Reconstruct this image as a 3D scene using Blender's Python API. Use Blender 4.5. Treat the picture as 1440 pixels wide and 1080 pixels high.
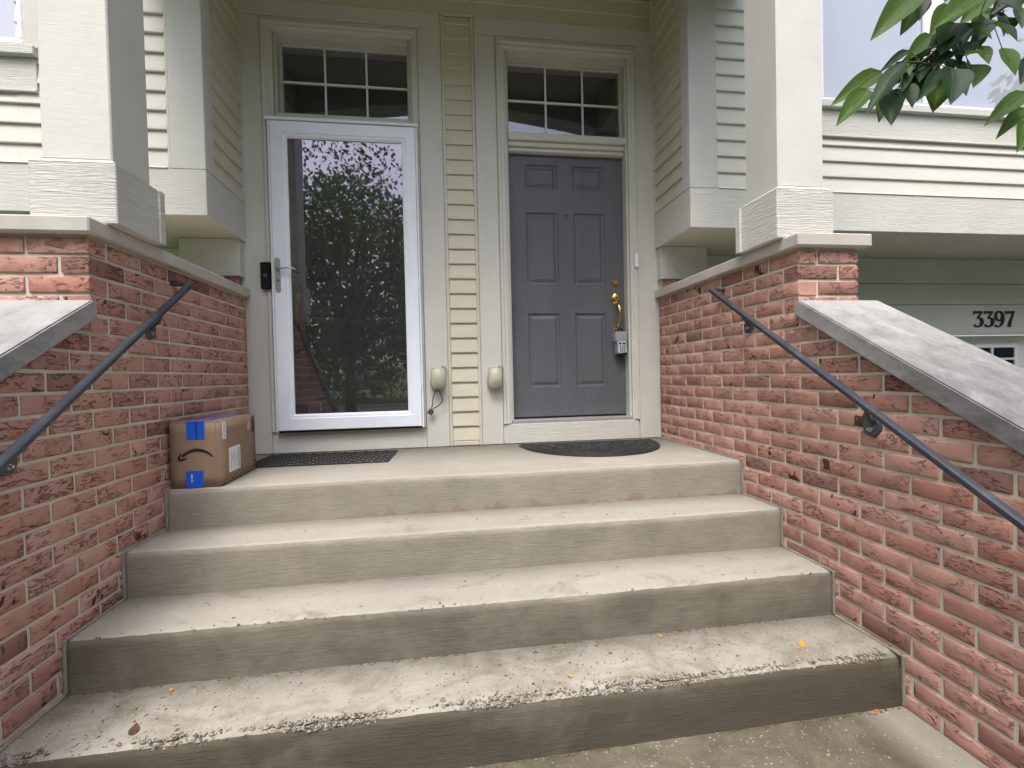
import bpy, bmesh, math, random
from mathutils import Vector, Matrix, noise
random.seed(7)
R = math.radians
for o in list(bpy.data.objects): bpy.data.objects.remove(o)
S = bpy.context.scene; COL = S.collection

# ------------------------------------------------------------------ camera
CAM = Vector((-0.081, -3.4255, 0.5)); YAW, PITCH, ROLL, FPX = 0.14293, -0.01806, -0.02247, 668.2
def cam_axes():
    cy, sy, cp, sp = math.cos(YAW), math.sin(YAW), math.cos(PITCH), math.sin(PITCH)
    f = Vector((sy*cp, cy*cp, sp)); r = Vector((cy, -sy, 0)); u = r.cross(f)
    cr, sr = math.cos(ROLL), math.sin(ROLL)
    return cr*r+sr*u, -sr*r+cr*u, f
CR, CU, CF = cam_axes()
cd = bpy.data.cameras.new('camera'); cam = bpy.data.objects.new('camera', cd); COL.objects.link(cam)
m = Matrix((CR, CU, -CF)).transposed().to_4x4(); m.translation = CAM; cam.matrix_world = m
cd.sensor_width = 36; cd.lens = FPX/1440*36; cd.clip_start = 0.02; cd.clip_end = 500
S.camera = cam
def pix(px, py, depth):   # photo pixel (1440x1080) at a depth along the view axis
    return CAM + depth*(CF + CR*((px-720)/FPX) - CU*((py-540)/FPX))
# ------------------------------------------------------------------ light
W = bpy.data.worlds.new('World'); S.world = W; W.use_nodes = True
nt = W.node_tree; nt.nodes.clear()
sky = nt.nodes.new('ShaderNodeTexSky'); sky.sky_type = 'NISHITA'; sky.sun_disc = False
SUN_EL, SUN_AZ = 62, 200      # azimuth clockwise from +Y
sky.sun_elevation = R(SUN_EL); sky.sun_rotation = R(SUN_AZ); sky.air_density = 1.0; sky.dust_density = 4.0; sky.ozone_density = 1.0
hs = nt.nodes.new('ShaderNodeHueSaturation'); hs.inputs['Saturation'].default_value = 0.72
bg = nt.nodes.new('ShaderNodeBackground'); bg.inputs[1].default_value = 0.15
ow = nt.nodes.new('ShaderNodeOutputWorld')
nt.links.new(sky.outputs[0], hs.inputs['Color']); nt.links.new(hs.outputs[0], bg.inputs[0]); nt.links.new(bg.outputs[0], ow.inputs[0])
sd = bpy.data.lights.new('sun', 'SUN'); sd.energy = 1.1; sd.angle = R(28); sd.color = (1, .99, .975)
so = bpy.data.objects.new('sun', sd); COL.objects.link(so); so.location = (0, -5, 12)
az, el = R(SUN_AZ), R(SUN_EL)
sdir = Vector((math.sin(az)*math.cos(el), math.cos(az)*math.cos(el), math.sin(el)))
so.rotation_euler = (-sdir).to_track_quat('-Z', 'Y').to_euler()
S.view_settings.view_transform = 'Standard'; S.view_settings.look = 'None'
S.view_settings.exposure = 1.22; S.view_settings.gamma = 1; S.view_settings.use_curve_mapping = False
S.render.engine = 'CYCLES'; S.cycles.max_bounces = 8; S.cycles.transparent_max_bounces = 12
S.render.resolution_x, S.render.resolution_y = 1024, 768

# ------------------------------------------------------------------ materials
MATS = {}
XL, XR, Y1, T, H = -1.380, 1.5495, -1.008, .3094, .184
class NT:
    def __init__(s, name):
        s.m = bpy.data.materials.new(name); s.m.use_nodes = True; s.t = s.m.node_tree
        s.b = s.t.nodes['Principled BSDF']; s.out = s.t.nodes['Material Output']; MATS[name] = s.m
    def n(s, typ, **kw):
        x = s.t.nodes.new(typ)
        for k, v in kw.items():
            if k.startswith('i_'):
                key = k[2:]; x.inputs[int(key) if key.isdigit() else key.replace('_', ' ')].default_value = v
            else: setattr(x, k, v)
        return x
    def l(s, a, b): s.t.links.new(a, b)
    def coord(s, scale=(1,1,1), rnd=False):
        c = s.n('ShaderNodeTexCoord'); mp = s.n('ShaderNodeMapping'); mp.inputs['Scale'].default_value = scale
        s.l(c.outputs['Object'], mp.inputs[0])
        if rnd:
            oi = s.n('ShaderNodeObjectInfo'); mu = s.n('ShaderNodeMath', operation='MULTIPLY'); mu.inputs[1].default_value = 91.7
            s.l(oi.outputs['Random'], mu.inputs[0]); s.l(mu.outputs[0], mp.inputs['Location'])
        return mp.outputs[0]
    def noise(s, scale, detail=4, rough=.55, co=None, dist=0.0):
        x = s.n('ShaderNodeTexNoise'); x.inputs['Scale'].default_value = scale; x.inputs['Detail'].default_value = detail
        x.inputs['Roughness'].default_value = rough; x.inputs['Distortion'].default_value = dist
        if co is not None: s.l(co, x.inputs['Vector'])
        return x.outputs['Fac']
    def ramp(s, fac, stops):
        r = s.n('ShaderNodeValToRGB'); e = r.color_ramp.elements
        while len(e) < len(stops): e.new(.5)
        for q, (p, c) in zip(e, stops):
            q.position = p; q.color = (c if isinstance(c, tuple) else (c, c, c)) + (1,) if not (isinstance(c, tuple) and len(c) == 4) else c
        s.l(fac, r.inputs[0]); return r.outputs[0]
    def mix(s, fac, a, b, mode='MIX'):
        x = s.n('ShaderNodeMix', data_type='RGBA', blend_type=mode)
        for inp, v in ((x.inputs[0], fac), (x.inputs[6], a), (x.inputs[7], b)):
            if isinstance(v, (int, float)): inp.default_value = v
            elif isinstance(v, tuple): inp.default_value = v+(1,)
            else: s.l(v, inp)
        return x.outputs[2]
    def math(s, op, a, b=0.0):
        x = s.n('ShaderNodeMath', operation=op)
        for i, v in ((0, a), (1, b)):
            if isinstance(v, (int, float)): x.inputs[i].default_value = v
            else: s.l(v, x.inputs[i])
        return x.outputs[0]
    def bump(s, h, strength, dist=.01, prev=None):
        b = s.n('ShaderNodeBump'); b.inputs['Strength'].default_value = strength; b.inputs['Distance'].default_value = dist
        s.l(h, b.inputs['Height'])
        if prev is not None: s.l(prev, b.inputs['Normal'])
        return b.outputs[0]
    def fin(s, col=None, rough=None, nrm=None, metal=None, spec=None):
        for k, v in (('Base Color', col), ('Roughness', rough), ('Normal', nrm), ('Metallic', metal), ('Specular IOR Level', spec)):
            if v is None: continue
            if isinstance(v, (int, float)): s.b.inputs[k].default_value = v
            elif isinstance(v, tuple): s.b.inputs[k].default_value = v+(1,)
            else: s.l(v, s.b.inputs[k])
        return s.m
def sc(c, k): return tuple(min(1, x*k) for x in c)
def plain(name, col, rough=.5, var=.1, scale=12, bump=.1, bscale=80, metal=0, spec=.5, stretch=(1,1,1)):
    n = NT(name); co = n.coord(stretch); f = n.noise(scale, 5, .6, co); g = n.noise(bscale, 4, .6, co)
    c = n.ramp(f, [(.3, sc(col, 1-var)), (.7, sc(col, 1+var))])
    r = n.ramp(g, [(.3, max(0, rough-.06)), (.7, min(1, rough+.08))])
    return n.fin(c, r, n.bump(g, bump, .003) if bump else None, metal, spec)
def grain(name, col, horiz=True, dist=.006, strength=.6):
    n = NT(name); k = (2.2, 2.2, 26) if horiz else (24, 24, 2.0)
    co = n.coord(k); g = n.noise(3.2, 6, .62, co, 1.6); c1 = n.coord(); d = n.noise(2.4, 4, .6, c1); d2 = n.noise(30, 3, .6, c1)
    c = n.ramp(d, [(.3, sc(col, .93)), (.7, sc(col, 1.04))])
    c = n.mix(n.ramp(d2, [(.55, 0.0), (.8, .22)]), c, sc(col, .72))
    gs = n.ramp(g, [(.35, 0.0), (.62, 1.0)])
    return n.fin(c, .55, n.bump(d2, .12, .002, n.bump(gs, strength, dist)), spec=.35)
PAINT = (.60, .592, .54)
grain('trim_h', PAINT, True, .0035, .38); grain('trim_v', PAINT, False, .003, .35); grain('post_paint', sc(PAINT, 1.04), True, .005, .7); grain('shaft_paint', sc(PAINT, 1.04), True, .0025, .14)
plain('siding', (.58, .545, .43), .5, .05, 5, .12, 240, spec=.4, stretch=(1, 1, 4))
plain('siding_front', (.62, .60, .53), .5, .04, 5, .12, 240, spec=.4, stretch=(1, 1, 4))
plain('vinyl_trim', (.62, .57, .47), .45, .04, 6, .05, 120)
plain('soffit', (.56, .52, .43), .6, .05, 4, .1, 90)
plain('white_paint', (.78, .82, .89), .38, .03, 7, .04, 150)
plain('white_vinyl', (.82, .83, .84), .4, .03, 7, .03, 150)
plain('garage_paint', (.74, .74, .70), .5, .04, 4, .08, 120)
plain('aluminium', (.55, .55, .54), .35, .08, 20, .05, 150, metal=.6)
plain('nickel', (.42, .43, .42), .32, .08, 30, .03, 200, metal=.9)
plain('brass', (.72, .50, .16), .2, .12, 30, .04, 120, metal=1)
plain('old_brass', (.40, .28, .11), .3, .2, 40, .06, 120, metal=1)
plain('black_plastic', (.006, .006, .007), .4, .1, 30, .03, 200, spec=.25)
plain('rubber', (.014, .014, .016), .62, .25, 30, .3, 220)
plain('lockbox_grey', (.30, .32, .36), .4, .08, 30, .06, 200)
plain('keypad_white', (.62, .64, .68), .45, .03, 30, .02, 200)
plain('cover_plastic', (.43, .43, .33), .45, .14, 18, .15, 60)
plain('number_paint', (.02, .018, .016), .4, .2, 40, .05, 200)
plain('interior', (.022, .022, .023), .8, .1, 3, 0)
plain('shade_fabric', (.60, .61, .65), .8, .02, 4, .05, 300)
plain('dark_glass', (.02, .022, .026), .12, .2, 3, 0)
plain('bark', (.06, .045, .035), .85, .3, 20, .6, 50, stretch=(3, 3, 1))
plain('twig', (.045, .035, .02), .7, .3, 60, .3, 150)
plain('roofing', (.10, .095, .09), .9, .2, 6, .3, 60)
plain('sealant', (.27, .25, .21), .8, .2, 12, .3, 90)
plain('asphalt', (.05, .05, .05), .85, .15, 6, .4, 200)
plain('sidewalk', (.33, .32, .29), .85, .12, 3, .4, 160)
plain('tape_blue', (.012, .10, .58), .32, .06, 30, .05, 120)
plain('tape_violet', (.14, .14, .55), .3, .06, 30, .05, 120)
plain('label_white', (.76, .76, .78), .5, .02, 30, .02, 200)
plain('label_grey', (.30, .30, .31), .6, .1, 200, 0)
plain('label_pink', (.80, .16, .25), .5, .05, 30, .02, 200)
plain('print_black', (.012, .011, .01), .6, .2, 60, .02, 200)
plain('print_navy', (.008, .012, .06), .6, .2, 60, .02, 200)
plain('cardboard', (.285, .195, .135), .78, .07, 9, .12, 160, spec=.2, stretch=(1, 1, .3))
plain('bolt_zinc', (.5, .5, .5), .35, .1, 50, .1, 100, metal=.9)
plain('leaf_yellow', (.60, .30, .025), .55, .2, 50, .2, 150); plain('leaf_orange', (.50, .14, .02), .55, .2, 50, .2, 150); plain('leaf_brown', (.10, .05, .02), .65, .3, 50, .2, 150)
def m_rail():
    n = NT('rail_paint'); co = n.coord(); a = n.noise(14, 5, .6, co); g = n.noise(70, 4, .6, co)
    c = n.ramp(a, [(.3, (.045, .050, .066)), (.62, (.066, .073, .092)), (.8, (.11, .115, .13))])
    return n.fin(c, n.ramp(g, [(.3, .32), (.7, .5)]), n.bump(g, .25, .001), 0.15)
m_rail()
def m_door(name, c0):
    n = NT(name); co = n.coord(); a = n.noise(3, 6, .65, n.coord((1, 1, .35)), .6); s1 = n.noise(28, 5, .6, n.coord((2.5, 1, .5)))
    g = n.noise(160, 3, .6, n.coord((3, 1, .4)))
    c = n.ramp(a, [(.3, sc(c0, .86)), (.7, sc(c0, 1.1))])
    c = n.mix(n.ramp(s1, [(.58, 0.0), (.78, .55)]), c, sc(c0, .6)); sf = n.noise(6, 6, .75, n.coord((3, 1, .9)), 1.2); c = n.mix(n.ramp(sf, [(.60, 0.0), (.64, .30), (.68, 0.0)]), c, sc(c0, 1.9))
    c = n.mix(n.ramp(n.noise(11, 5, .6, n.coord((1, 1, .6))), [(.66, 0.0), (.85, .35)]), c, sc(c0, 1.5))
    return n.fin(c, n.ramp(s1, [(.3, .38), (.7, .52)]), n.bump(g, .12, .001), spec=.4)
m_door('door_grey', (.110, .115, .128)); m_door('door_dark', (.085, .080, .074))
def m_brick():
    n = NT('brick'); co = n.coord(rnd=True); oi = n.n('ShaderNodeObjectInfo'); rn = oi.outputs['Random']
    base = n.ramp(rn, [(0, (.50, .258, .200)), (.2, (.56, .325, .262)), (.4, (.455, .222, .170)), (.55, (.57, .340, .278)), (.7, (.51, .275, .216)), (.85, (.40, .215, .172)), (1, (.54, .300, .238))])
    v1 = n.noise(13, 5, .65, co); base = n.mix(n.ramp(v1, [(.42, 0.0), (.72, .40)]), base, (.29, .112, .09))
    v2 = n.noise(45, 4, .6, co); base = n.mix(n.ramp(v2, [(.50, 0.0), (.75, .28)]), base, (.60, .38, .30))
    pat = n.ramp(n.noise(9, 3, .5, co), [(.42, 0.0), (.58, 1.0)])
    tear = n.noise(8.0, 4, .6, n.coord((2.6, 2.6, 8.0), True), 1.3); tr = n.ramp(tear, [(.545, 0.0), (.575, 1.0), (.60, .2), (.63, 0.0)])
    trm = n.math('MULTIPLY', tr, pat)
    base = n.mix(n.math('MULTIPLY', trm, .55), base, (.19, .066, .05))
    d = n.noise(15, 4, .6, co, .8); dk = n.ramp(d, [(.61, 0.0), (.63, .92)])
    r2 = n.math('FRACT', n.math('MULTIPLY', rn, 13.7)); sel = n.math('GREATER_THAN', r2, .70)
    base = n.mix(n.math('MULTIPLY', dk, sel), base, (.055, .03, .024))
    r3 = n.math('FRACT', n.math('MULTIPLY', rn, 37.3)); base = n.mix(n.math('MULTIPLY', n.math('GREATER_THAN', r3, .93), .55), base, (.16, .085, .07))
    h2 = n.noise(120, 3, .6, co)
    nb = n.bump(h2, .4, .0018, n.bump(n.math('SUBTRACT', 1.0, trm), 1.0, .007, n.bump(v1, .28, .005)))
    return n.fin(base, .9, nb, spec=.15)
m_brick()
def m_mortar():
    n = NT('mortar'); co = n.coord(); a = n.noise(5, 5, .6, co); b = n.noise(140, 4, .6, co); big = n.noise(1.3, 3, .5, co)
    c = n.ramp(a, [(.3, (.56, .505, .405)), (.7, (.68, .63, .52))]); c = n.mix(n.ramp(big, [(.5, 0.0), (.7, .3)]), c, (.36, .32, .25))
    return n.fin(c, .95, n.bump(b, .6, .003), spec=.1)
m_mortar()
def m_stone(name, c0, dirt):
    n = NT(name); co = n.coord(); a = n.noise(5, 6, .65, co); b = n.noise(120, 4, .65, co); st = n.noise(9, 7, .7, n.coord((1.2, .7, 1.2)), .5)
    c = n.ramp(a, [(.3, sc(c0, .88)), (.7, sc(c0, 1.08))])
    if dirt:
        # grime on the weathered slope: thicker further down the slope, with its own blotchy outline
        tc = n.n('ShaderNodeTexCoord'); sp = n.n('ShaderNodeSeparateXYZ'); n.l(tc.outputs['Object'], sp.inputs[0])
        dn = n.n('ShaderNodeMapRange', i_1=-1.50, i_2=-2.2, i_3=-.02, i_4=.36); n.l(sp.outputs['Y'], dn.inputs[0])
        k = n.math('ADD', st, dn.outputs[0]); c = n.mix(n.ramp(k, [(.46, 0.0), (.98, .85)]), c, (.10, .098, .095)); f2 = n.noise(34, 6, .75, n.coord((1.6, .6, 1))); c = n.mix(n.math('MULTIPLY', n.ramp(f2, [(.45, 0.0), (.7, .5)]), n.ramp(k, [(.48, 0.0), (.7, 1.0)])), c, (.13, .125, .12))
        c = n.mix(n.ramp(n.noise(40, 5, .7, co), [(.68, 0.0), (.80, .25)]), c, (.42, .41, .40))
    return n.fin(c, .82, n.bump(b, .35, .002, n.bump(a, .2, .004)), spec=.25)
m_stone('limestone', (.52, .485, .43), False); m_stone('coping_stone', (.345, .338, .325), True)
def m_concrete(name, tread, dirt, agg, base=None, clean=None, rust=False):
    """dirt 0..1 stain; tread True: sandy float finish, else broomed riser"""
    n = NT(name); co = n.coord(); big = n.noise(1.6, 6, .65, co, .4); fine = n.noise(190, 4, .7, co); mid = n.noise(22, 5, .65, co)
    if tread:
        c0 = base or (.375, .348, .30); c = n.ramp(big, [(.3, sc(c0, .86)), (.7, sc(c0, 1.08))])
        c = n.mix(n.ramp(mid, [(.5, 0.0), (.8, .35)]), c, sc(c0, .75))
        c = n.mix(n.ramp(fine, [(.55, 0.0), (.75, .3)]), c, (.30, .27, .22))
        if dirt:
            m2 = n.noise(5.5, 6, .68, n.coord((1, 1.3, 1)), .6)
            mk0 = n.ramp(m2, [(.60-.20*dirt, 0.0), (.80-.10*dirt, .85)])
            if clean:
                tc = n.n('ShaderNodeTexCoord'); sp = n.n('ShaderNodeSeparateXYZ'); n.l(tc.outputs['Object'], sp.inputs[0])
                mr = n.n('ShaderNodeMapRange', i_1=clean-.16, i_2=clean-.05, i_3=1.0, i_4=0.0); n.l(n.math('ADD', sp.outputs['X'], n.math('MULTIPLY', m2, .12)), mr.inputs[0]); mk0 = n.math('MULTIPLY', mk0, mr.outputs[0])
            if clean: c = n.mix(n.math('SUBTRACT', 1.0, mr.outputs[0]), c, (.29, .27, .22))
            c = n.mix(mk0, c, (.080, .070, .045) if clean else (.165, .14, .085))
        h = n.bump(fine, .5, .0025, n.bump(mid, .35, .004)); 
        if agg:
            v = n.n('ShaderNodeTexVoronoi', feature='F1'); v.inputs['Scale'].default_value = 75; n.l(co, v.inputs['Vector'])
            v2 = n.n('ShaderNodeTexVoronoi', feature='F1'); v2.inputs['Scale'].default_value = 75; n.l(co, v2.inputs['Vector'])
            sel = n.noise(30, 3, .6, co)
            mk = n.math('MULTIPLY', n.ramp(v.outputs['Distance'], [(.22, 1.0), (.36, 0.0)]), n.ramp(sel, [(.52, 0.0), (.6, agg)]))
            tone = n.ramp(v2.outputs['Color'], [(.2, (.16, .13, .10)), (.45, (.42, .36, .27)), (.8, (.48, .45, .38))])
            c = n.mix(mk, c, tone); h = n.bump(mk, .5, .004, h)
        return n.fin(c, .9, h, spec=.2)
    c0 = (.335, .305, .250); br = n.noise(9, 5, .7, n.coord((1.2, 1.2, 22)), .5); br2 = n.noise(40, 4, .7, n.coord((1, 1, 14)))
    c = n.ramp(big, [(.3, sc(c0, .86)), (.7, sc(c0, 1.1))])
    bro = n.mix(n.ramp(br, [(.42, 0.0), (.72, .6)]), (1.0, 1.0, 1.0), (.58, .57, .55)); bro = n.mix(n.ramp(br2, [(.52, 0.0), (.75, .5)]), bro, (1.35, 1.35, 1.33))
    if dirt:
        st = n.noise(2.6, 6, .6, n.coord((1.2, 1.2, 1.5)), .3); st2 = n.noise(1.6, 4, .6, co)
        k = n.math('ADD', st, n.math('MULTIPLY', st2, .35))
        c = n.mix(n.ramp(k, [(.58-.62*dirt, 0.0), (.98-.34*dirt, .9*min(1, dirt+.2))]), c, (.070, .060, .041))
    if rust:
        tc = n.n('ShaderNodeTexCoord'); sp = n.n('ShaderNodeSeparateXYZ'); n.l(tc.outputs['Object'], sp.inputs[0])
        bl = n.noise(9, 4, .6, n.coord((1, 1, .01)), .2); lim = n.n('ShaderNodeMapRange', i_1=.42, i_2=.62, i_3=-H-.008, i_4=-H+.045); n.l(bl, lim.inputs[0])
        mk = n.math('MULTIPLY', n.ramp(n.math('MULTIPLY', n.math('SUBTRACT', lim.outputs[0], sp.outputs['Z']), 60.0), [(.0, 0.0), (.5, 1.0)]), n.math('GREATER_THAN', sp.outputs['X'], -.45))
        c = n.mix(n.math('MULTIPLY', mk, .6), c, (.27, .19, .12))
    c = n.mix(1.0, c, bro, 'MULTIPLY')
    return n.fin(c, .88, n.bump(fine, .35, .002, n.bump(br2, .4, .003, n.bump(br, .6, .004))), spec=.2)
for i, (dt, dr, ag) in enumerate([(0, .08, 0), (.05, .24, .1), (.22, .58, .4), (.85, 1.0, 1.0)]):
    m_concrete('tread_%d' % i, True, dt, ag); m_concrete('riser_%d' % i, False, dr, 0, rust=(i == 0))
m_concrete('walk_concrete', True, 1.2, .7, (.160, .143, .103), XR)
def m_glass(name, base, tint, wav, trans=.9, rgh=0.0, dust=0.0):
    n = NT(name); n.t.nodes.remove(n.b)
    lw = n.n('ShaderNodeLayerWeight'); lw.inputs[0].default_value = .5
    fac = n.math('ADD', n.math('MULTIPLY', n.math('POWER', lw.outputs['Facing'], 5.0), 1-base), base); fac.node.use_clamp = True
    gl = n.n('ShaderNodeBsdfGlossy'); gl.inputs['Roughness'].default_value = rgh; gl.inputs['Color'].default_value = tint+(1,)
    if wav: n.l(n.bump(n.noise(3.0, 2, .4, n.coord((1.5, 1, 1)), .5), wav, .02), gl.inputs['Normal'])
    tr = n.n('ShaderNodeBsdfTransparent'); tr.inputs[0].default_value = (trans, trans, trans, 1)
    mx = n.n('ShaderNodeMixShader'); n.l(fac, mx.inputs[0]); n.l(tr.outputs[0], mx.inputs[1]); n.l(gl.outputs[0], mx.inputs[2])
    df = n.n('ShaderNodeBsdfDiffuse'); df.inputs[0].default_value = (.75, .75, .75, 1); m2 = n.n('ShaderNodeMixShader'); n.l(n.math('MULTIPLY', n.ramp(n.noise(5, 5, .7, n.coord()), [(.3, .5), (.7, 1.0)]), dust), m2.inputs[0]); n.l(mx.outputs[0], m2.inputs[1]); n.l(df.outputs[0], m2.inputs[2]); n.l(m2.outputs[0], n.out.inputs[0])
m_glass('storm_glass', .15, (.93, .86, 1.0), .022, .75, .016, .020); m_glass('window_glass', .09, (.86, .90, 1.0), .02, .85, .01, .004); m_glass('front_glass', .10, (.88, .90, 1.0), .04, .95)
def m_leaf(name, a, b, under, veins=True):
    n = NT(name); co = n.coord(); oi = n.n('ShaderNodeObjectInfo'); f = n.noise(7, 3, .5, co); g = n.noise(60, 4, .6, co)
    c = n.mix(n.ramp(f, [(.35, 0.0), (.65, 1.0)]), a, b)
    c = n.mix(n.math('MULTIPLY', oi.outputs['Random'], .45), c, sc(b, .6))
    geo = n.n('ShaderNodeNewGeometry'); c = n.mix(geo.outputs['Backfacing'], c, under)
    if veins:
        tc = n.n('ShaderNodeTexCoord'); sp = n.n('ShaderNodeSeparateXYZ'); n.l(tc.outputs['Generated'], sp.inputs[0])
        ay = n.math('ABSOLUTE', n.math('SUBTRACT', sp.outputs['Y'], .5)); mid = n.math('LESS_THAN', ay, .022)
        fr = n.math('ABSOLUTE', n.math('SUBTRACT', n.math('FRACT', n.math('MULTIPLY', n.math('SUBTRACT', sp.outputs['X'], n.math('MULTIPLY', ay, .55)), 7.0)), .5))
        sv = n.math('MULTIPLY', n.math('LESS_THAN', fr, .04), .12); c = n.mix(n.math('MAXIMUM', n.math('MULTIPLY', mid, .4), sv), c, sc(under, 1.35))
    n.fin(c, .5, n.bump(g, .2, .002), spec=.25)
    tl = n.n('ShaderNodeBsdfTranslucent'); n.l(n.mix(1.0, c, (1.0, 1.35, .35), 'MULTIPLY'), tl.inputs[0]); mx = n.n('ShaderNodeMixShader', i_0=.38)
    n.l(n.b.outputs[0], mx.inputs[1]); n.l(tl.outputs[0], mx.inputs[2]); n.l(mx.outputs[0], n.out.inputs[0])
m_leaf('leaf_green', (.046, .105, .012), (.085, .155, .014), (.115, .19, .022)); m_leaf('leaf_deep', (.018, .046, .02), (.030, .068, .021), (.055, .11, .02)); m_leaf('foliage', (.035, .08, .025), (.07, .12, .03), (.07, .12, .04), False)
def m_grass():
    n = NT('grass'); co = n.coord(); c = n.ramp(n.noise(3, 6, .7, co), [(.3, (.035, .07, .018)), (.7, (.08, .12, .03))]); return n.fin(c, .9, n.bump(n.noise(80, 4, .7, co), .8, .02), spec=.1)
m_grass()

# ------------------------------------------------------------------ mesh helpers
class MB:
    def __init__(s): s.v = []; s.f = []; s.mi = []; s.sm = []
    def add(s, vs, fs, mi=0, smooth=False):
        b = len(s.v); s.v += [tuple(v) for v in vs]
        for f in fs: s.f.append(tuple(b+i for i in f)); s.mi.append(mi); s.sm.append(smooth)
    def box(s, x0, x1, y0, y1, z0, z1, bev=0.0, mi=0):
        if bev <= 0:
            s.add([(x, y, z) for z in (z0, z1) for y in (y0, y1) for x in (x0, x1)],
                  [(0,2,3,1),(4,5,7,6),(0,1,5,4),(2,6,7,3),(0,4,6,2),(1,3,7,5)], mi); return
        bm = bmesh.new(); bmesh.ops.create_cube(bm, size=1)
        for v in bm.verts: v.co = Vector(((x0+x1)/2+v.co.x*(x1-x0), (y0+y1)/2+v.co.y*(y1-y0), (z0+z1)/2+v.co.z*(z1-z0)))
        bmesh.ops.bevel(bm, geom=list(bm.edges), offset=min(bev, .4*min(x1-x0, y1-y0, z1-z0)), segments=1, affect='EDGES')
        s.bm(bm, mi)
    def bm(s, bm, mi=0, smooth=False):
        bm.verts.ensure_lookup_table(); bm.verts.index_update()
        s.add([v.co[:] for v in bm.verts], [[v.index for v in f.verts] for f in bm.faces], mi, smooth); bm.free()
    def prism(s, poly, axis, a, b, mi=0):      # poly: 2D outline; extruded along axis from a to b
        n = len(poly)
        def P(q, t): return (t, q[0], q[1]) if axis == 'x' else ((q[0], t, q[1]) if axis == 'y' else (q[0], q[1], t))
        s.add([P(q, a) for q in poly]+[P(q, b) for q in poly], [tuple(range(n-1, -1, -1)), tuple(range(n, 2*n))]+[(i, (i+1) % n, n+(i+1) % n, n+i) for i in range(n)], mi)
    def tube(s, pts, rad, k=8, mi=0, smooth=True, cap=True):
        pts = [Vector(p) for p in pts]; rr = rad if isinstance(rad, (list, tuple)) else [rad]*len(pts); vs = []; fs = []
        up = None
        for i, p in enumerate(pts):
            t = (pts[min(i+1, len(pts)-1)]-pts[max(i-1, 0)]).normalized()
            if up is None: up = t.orthogonal().normalized()
            up = (up-t*up.dot(t)); up = up.normalized() if up.length > 1e-5 else t.orthogonal().normalized(); w = t.cross(up)
            for j in range(k):
                a = 2*math.pi*j/k; vs.append(p+(up*math.cos(a)+w*math.sin(a))*rr[i])
        for i in range(len(pts)-1):
            for j in range(k): fs.append((i*k+j, i*k+(j+1) % k, (i+1)*k+(j+1) % k, (i+1)*k+j))
        s.add(vs, fs, mi, smooth)
        if cap: s.add(vs[:k], [tuple(range(k-1, -1, -1))], mi); s.add(vs[-k:], [tuple(range(k))], mi)
    def disc(s, c, axis, r, h, k=20, mi=0, bev=.0):   # short cylinder from c along axis (+h)
        a = Vector(axis).normalized(); prof = [(r, 0), (r, h-bev), (r-bev, h)] if bev else [(r, 0), (r, h)]
        u = a.orthogonal().normalized(); w = a.cross(u); c = Vector(c); vs = []
        for (rr, t) in prof:
            for j in range(k):
                g = 2*math.pi*j/k; vs.append(c+a*t+(u*math.cos(g)+w*math.sin(g))*rr)
        fs = [(i*k+j, i*k+(j+1) % k, (i+1)*k+(j+1) % k, (i+1)*k+j) for i in range(len(prof)-1) for j in range(k)]
        fs += [tuple(range(k-1, -1, -1)), tuple(range((len(prof)-1)*k, len(prof)*k))]; s.add(vs, fs, mi)
    def mesh(s, name, mats):
        me = bpy.data.meshes.new(name); me.from_pydata(s.v, [], s.f)
        for q in (mats if isinstance(mats, (list, tuple)) else [mats]): me.materials.append(MATS[q])
        me.polygons.foreach_set('material_index', s.mi); me.polygons.foreach_set('use_smooth', s.sm)
        bm = bmesh.new(); bm.from_mesh(me); bmesh.ops.recalc_face_normals(bm, faces=bm.faces); bm.to_mesh(me); bm.free()
        me.update(); return me
    def build(s, name, mats, parent=None, recalc=True):
        return link(name, s.mesh(name, mats), parent)
def depth(p):
    d = 0
    while p: d += 1; p = p.parent
    return d
def link(name, me, parent=None, loc=None):
    o = bpy.data.objects.new(name, me); COL.objects.link(o)
    if parent:
        o.parent = parent; root = parent
        off = Vector((0, 0, 0)); q = parent
        while q: off += q.location + q.matrix_parent_inverse.translation; q = q.parent
        o.matrix_parent_inverse = Matrix.Translation(-off)
    if loc is not None: o.location = loc
    return o
def tag(o, label, cat, group=None):
    o['label'] = label; o['category'] = cat
    if group: o['group'] = group
    return o
def thing(name, label, cat, loc, group=None):
    o = bpy.data.objects.new(name, None); COL.objects.link(o); o.location = loc; o.empty_display_size = .1
    return tag(o, label, cat, group)
def box(name, mat, parent, x0, x1, y0, y1, z0, z1, bev=.003):
    b = MB(); b.box(x0, x1, y0, y1, z0, z1, bev); return b.build(name, mat, parent)
def kind(o, k): o['kind'] = k; return o

# ------------------------------------------------------------------ key measures (metres)
XL, XR, Y1, T, H = -1.380, 1.5495, -1.008, .3094, .184
GZ = -4*H
COURSE, BED0, BL = .0725, .113, .2085; YP = -1.44; PW = .3127
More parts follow.
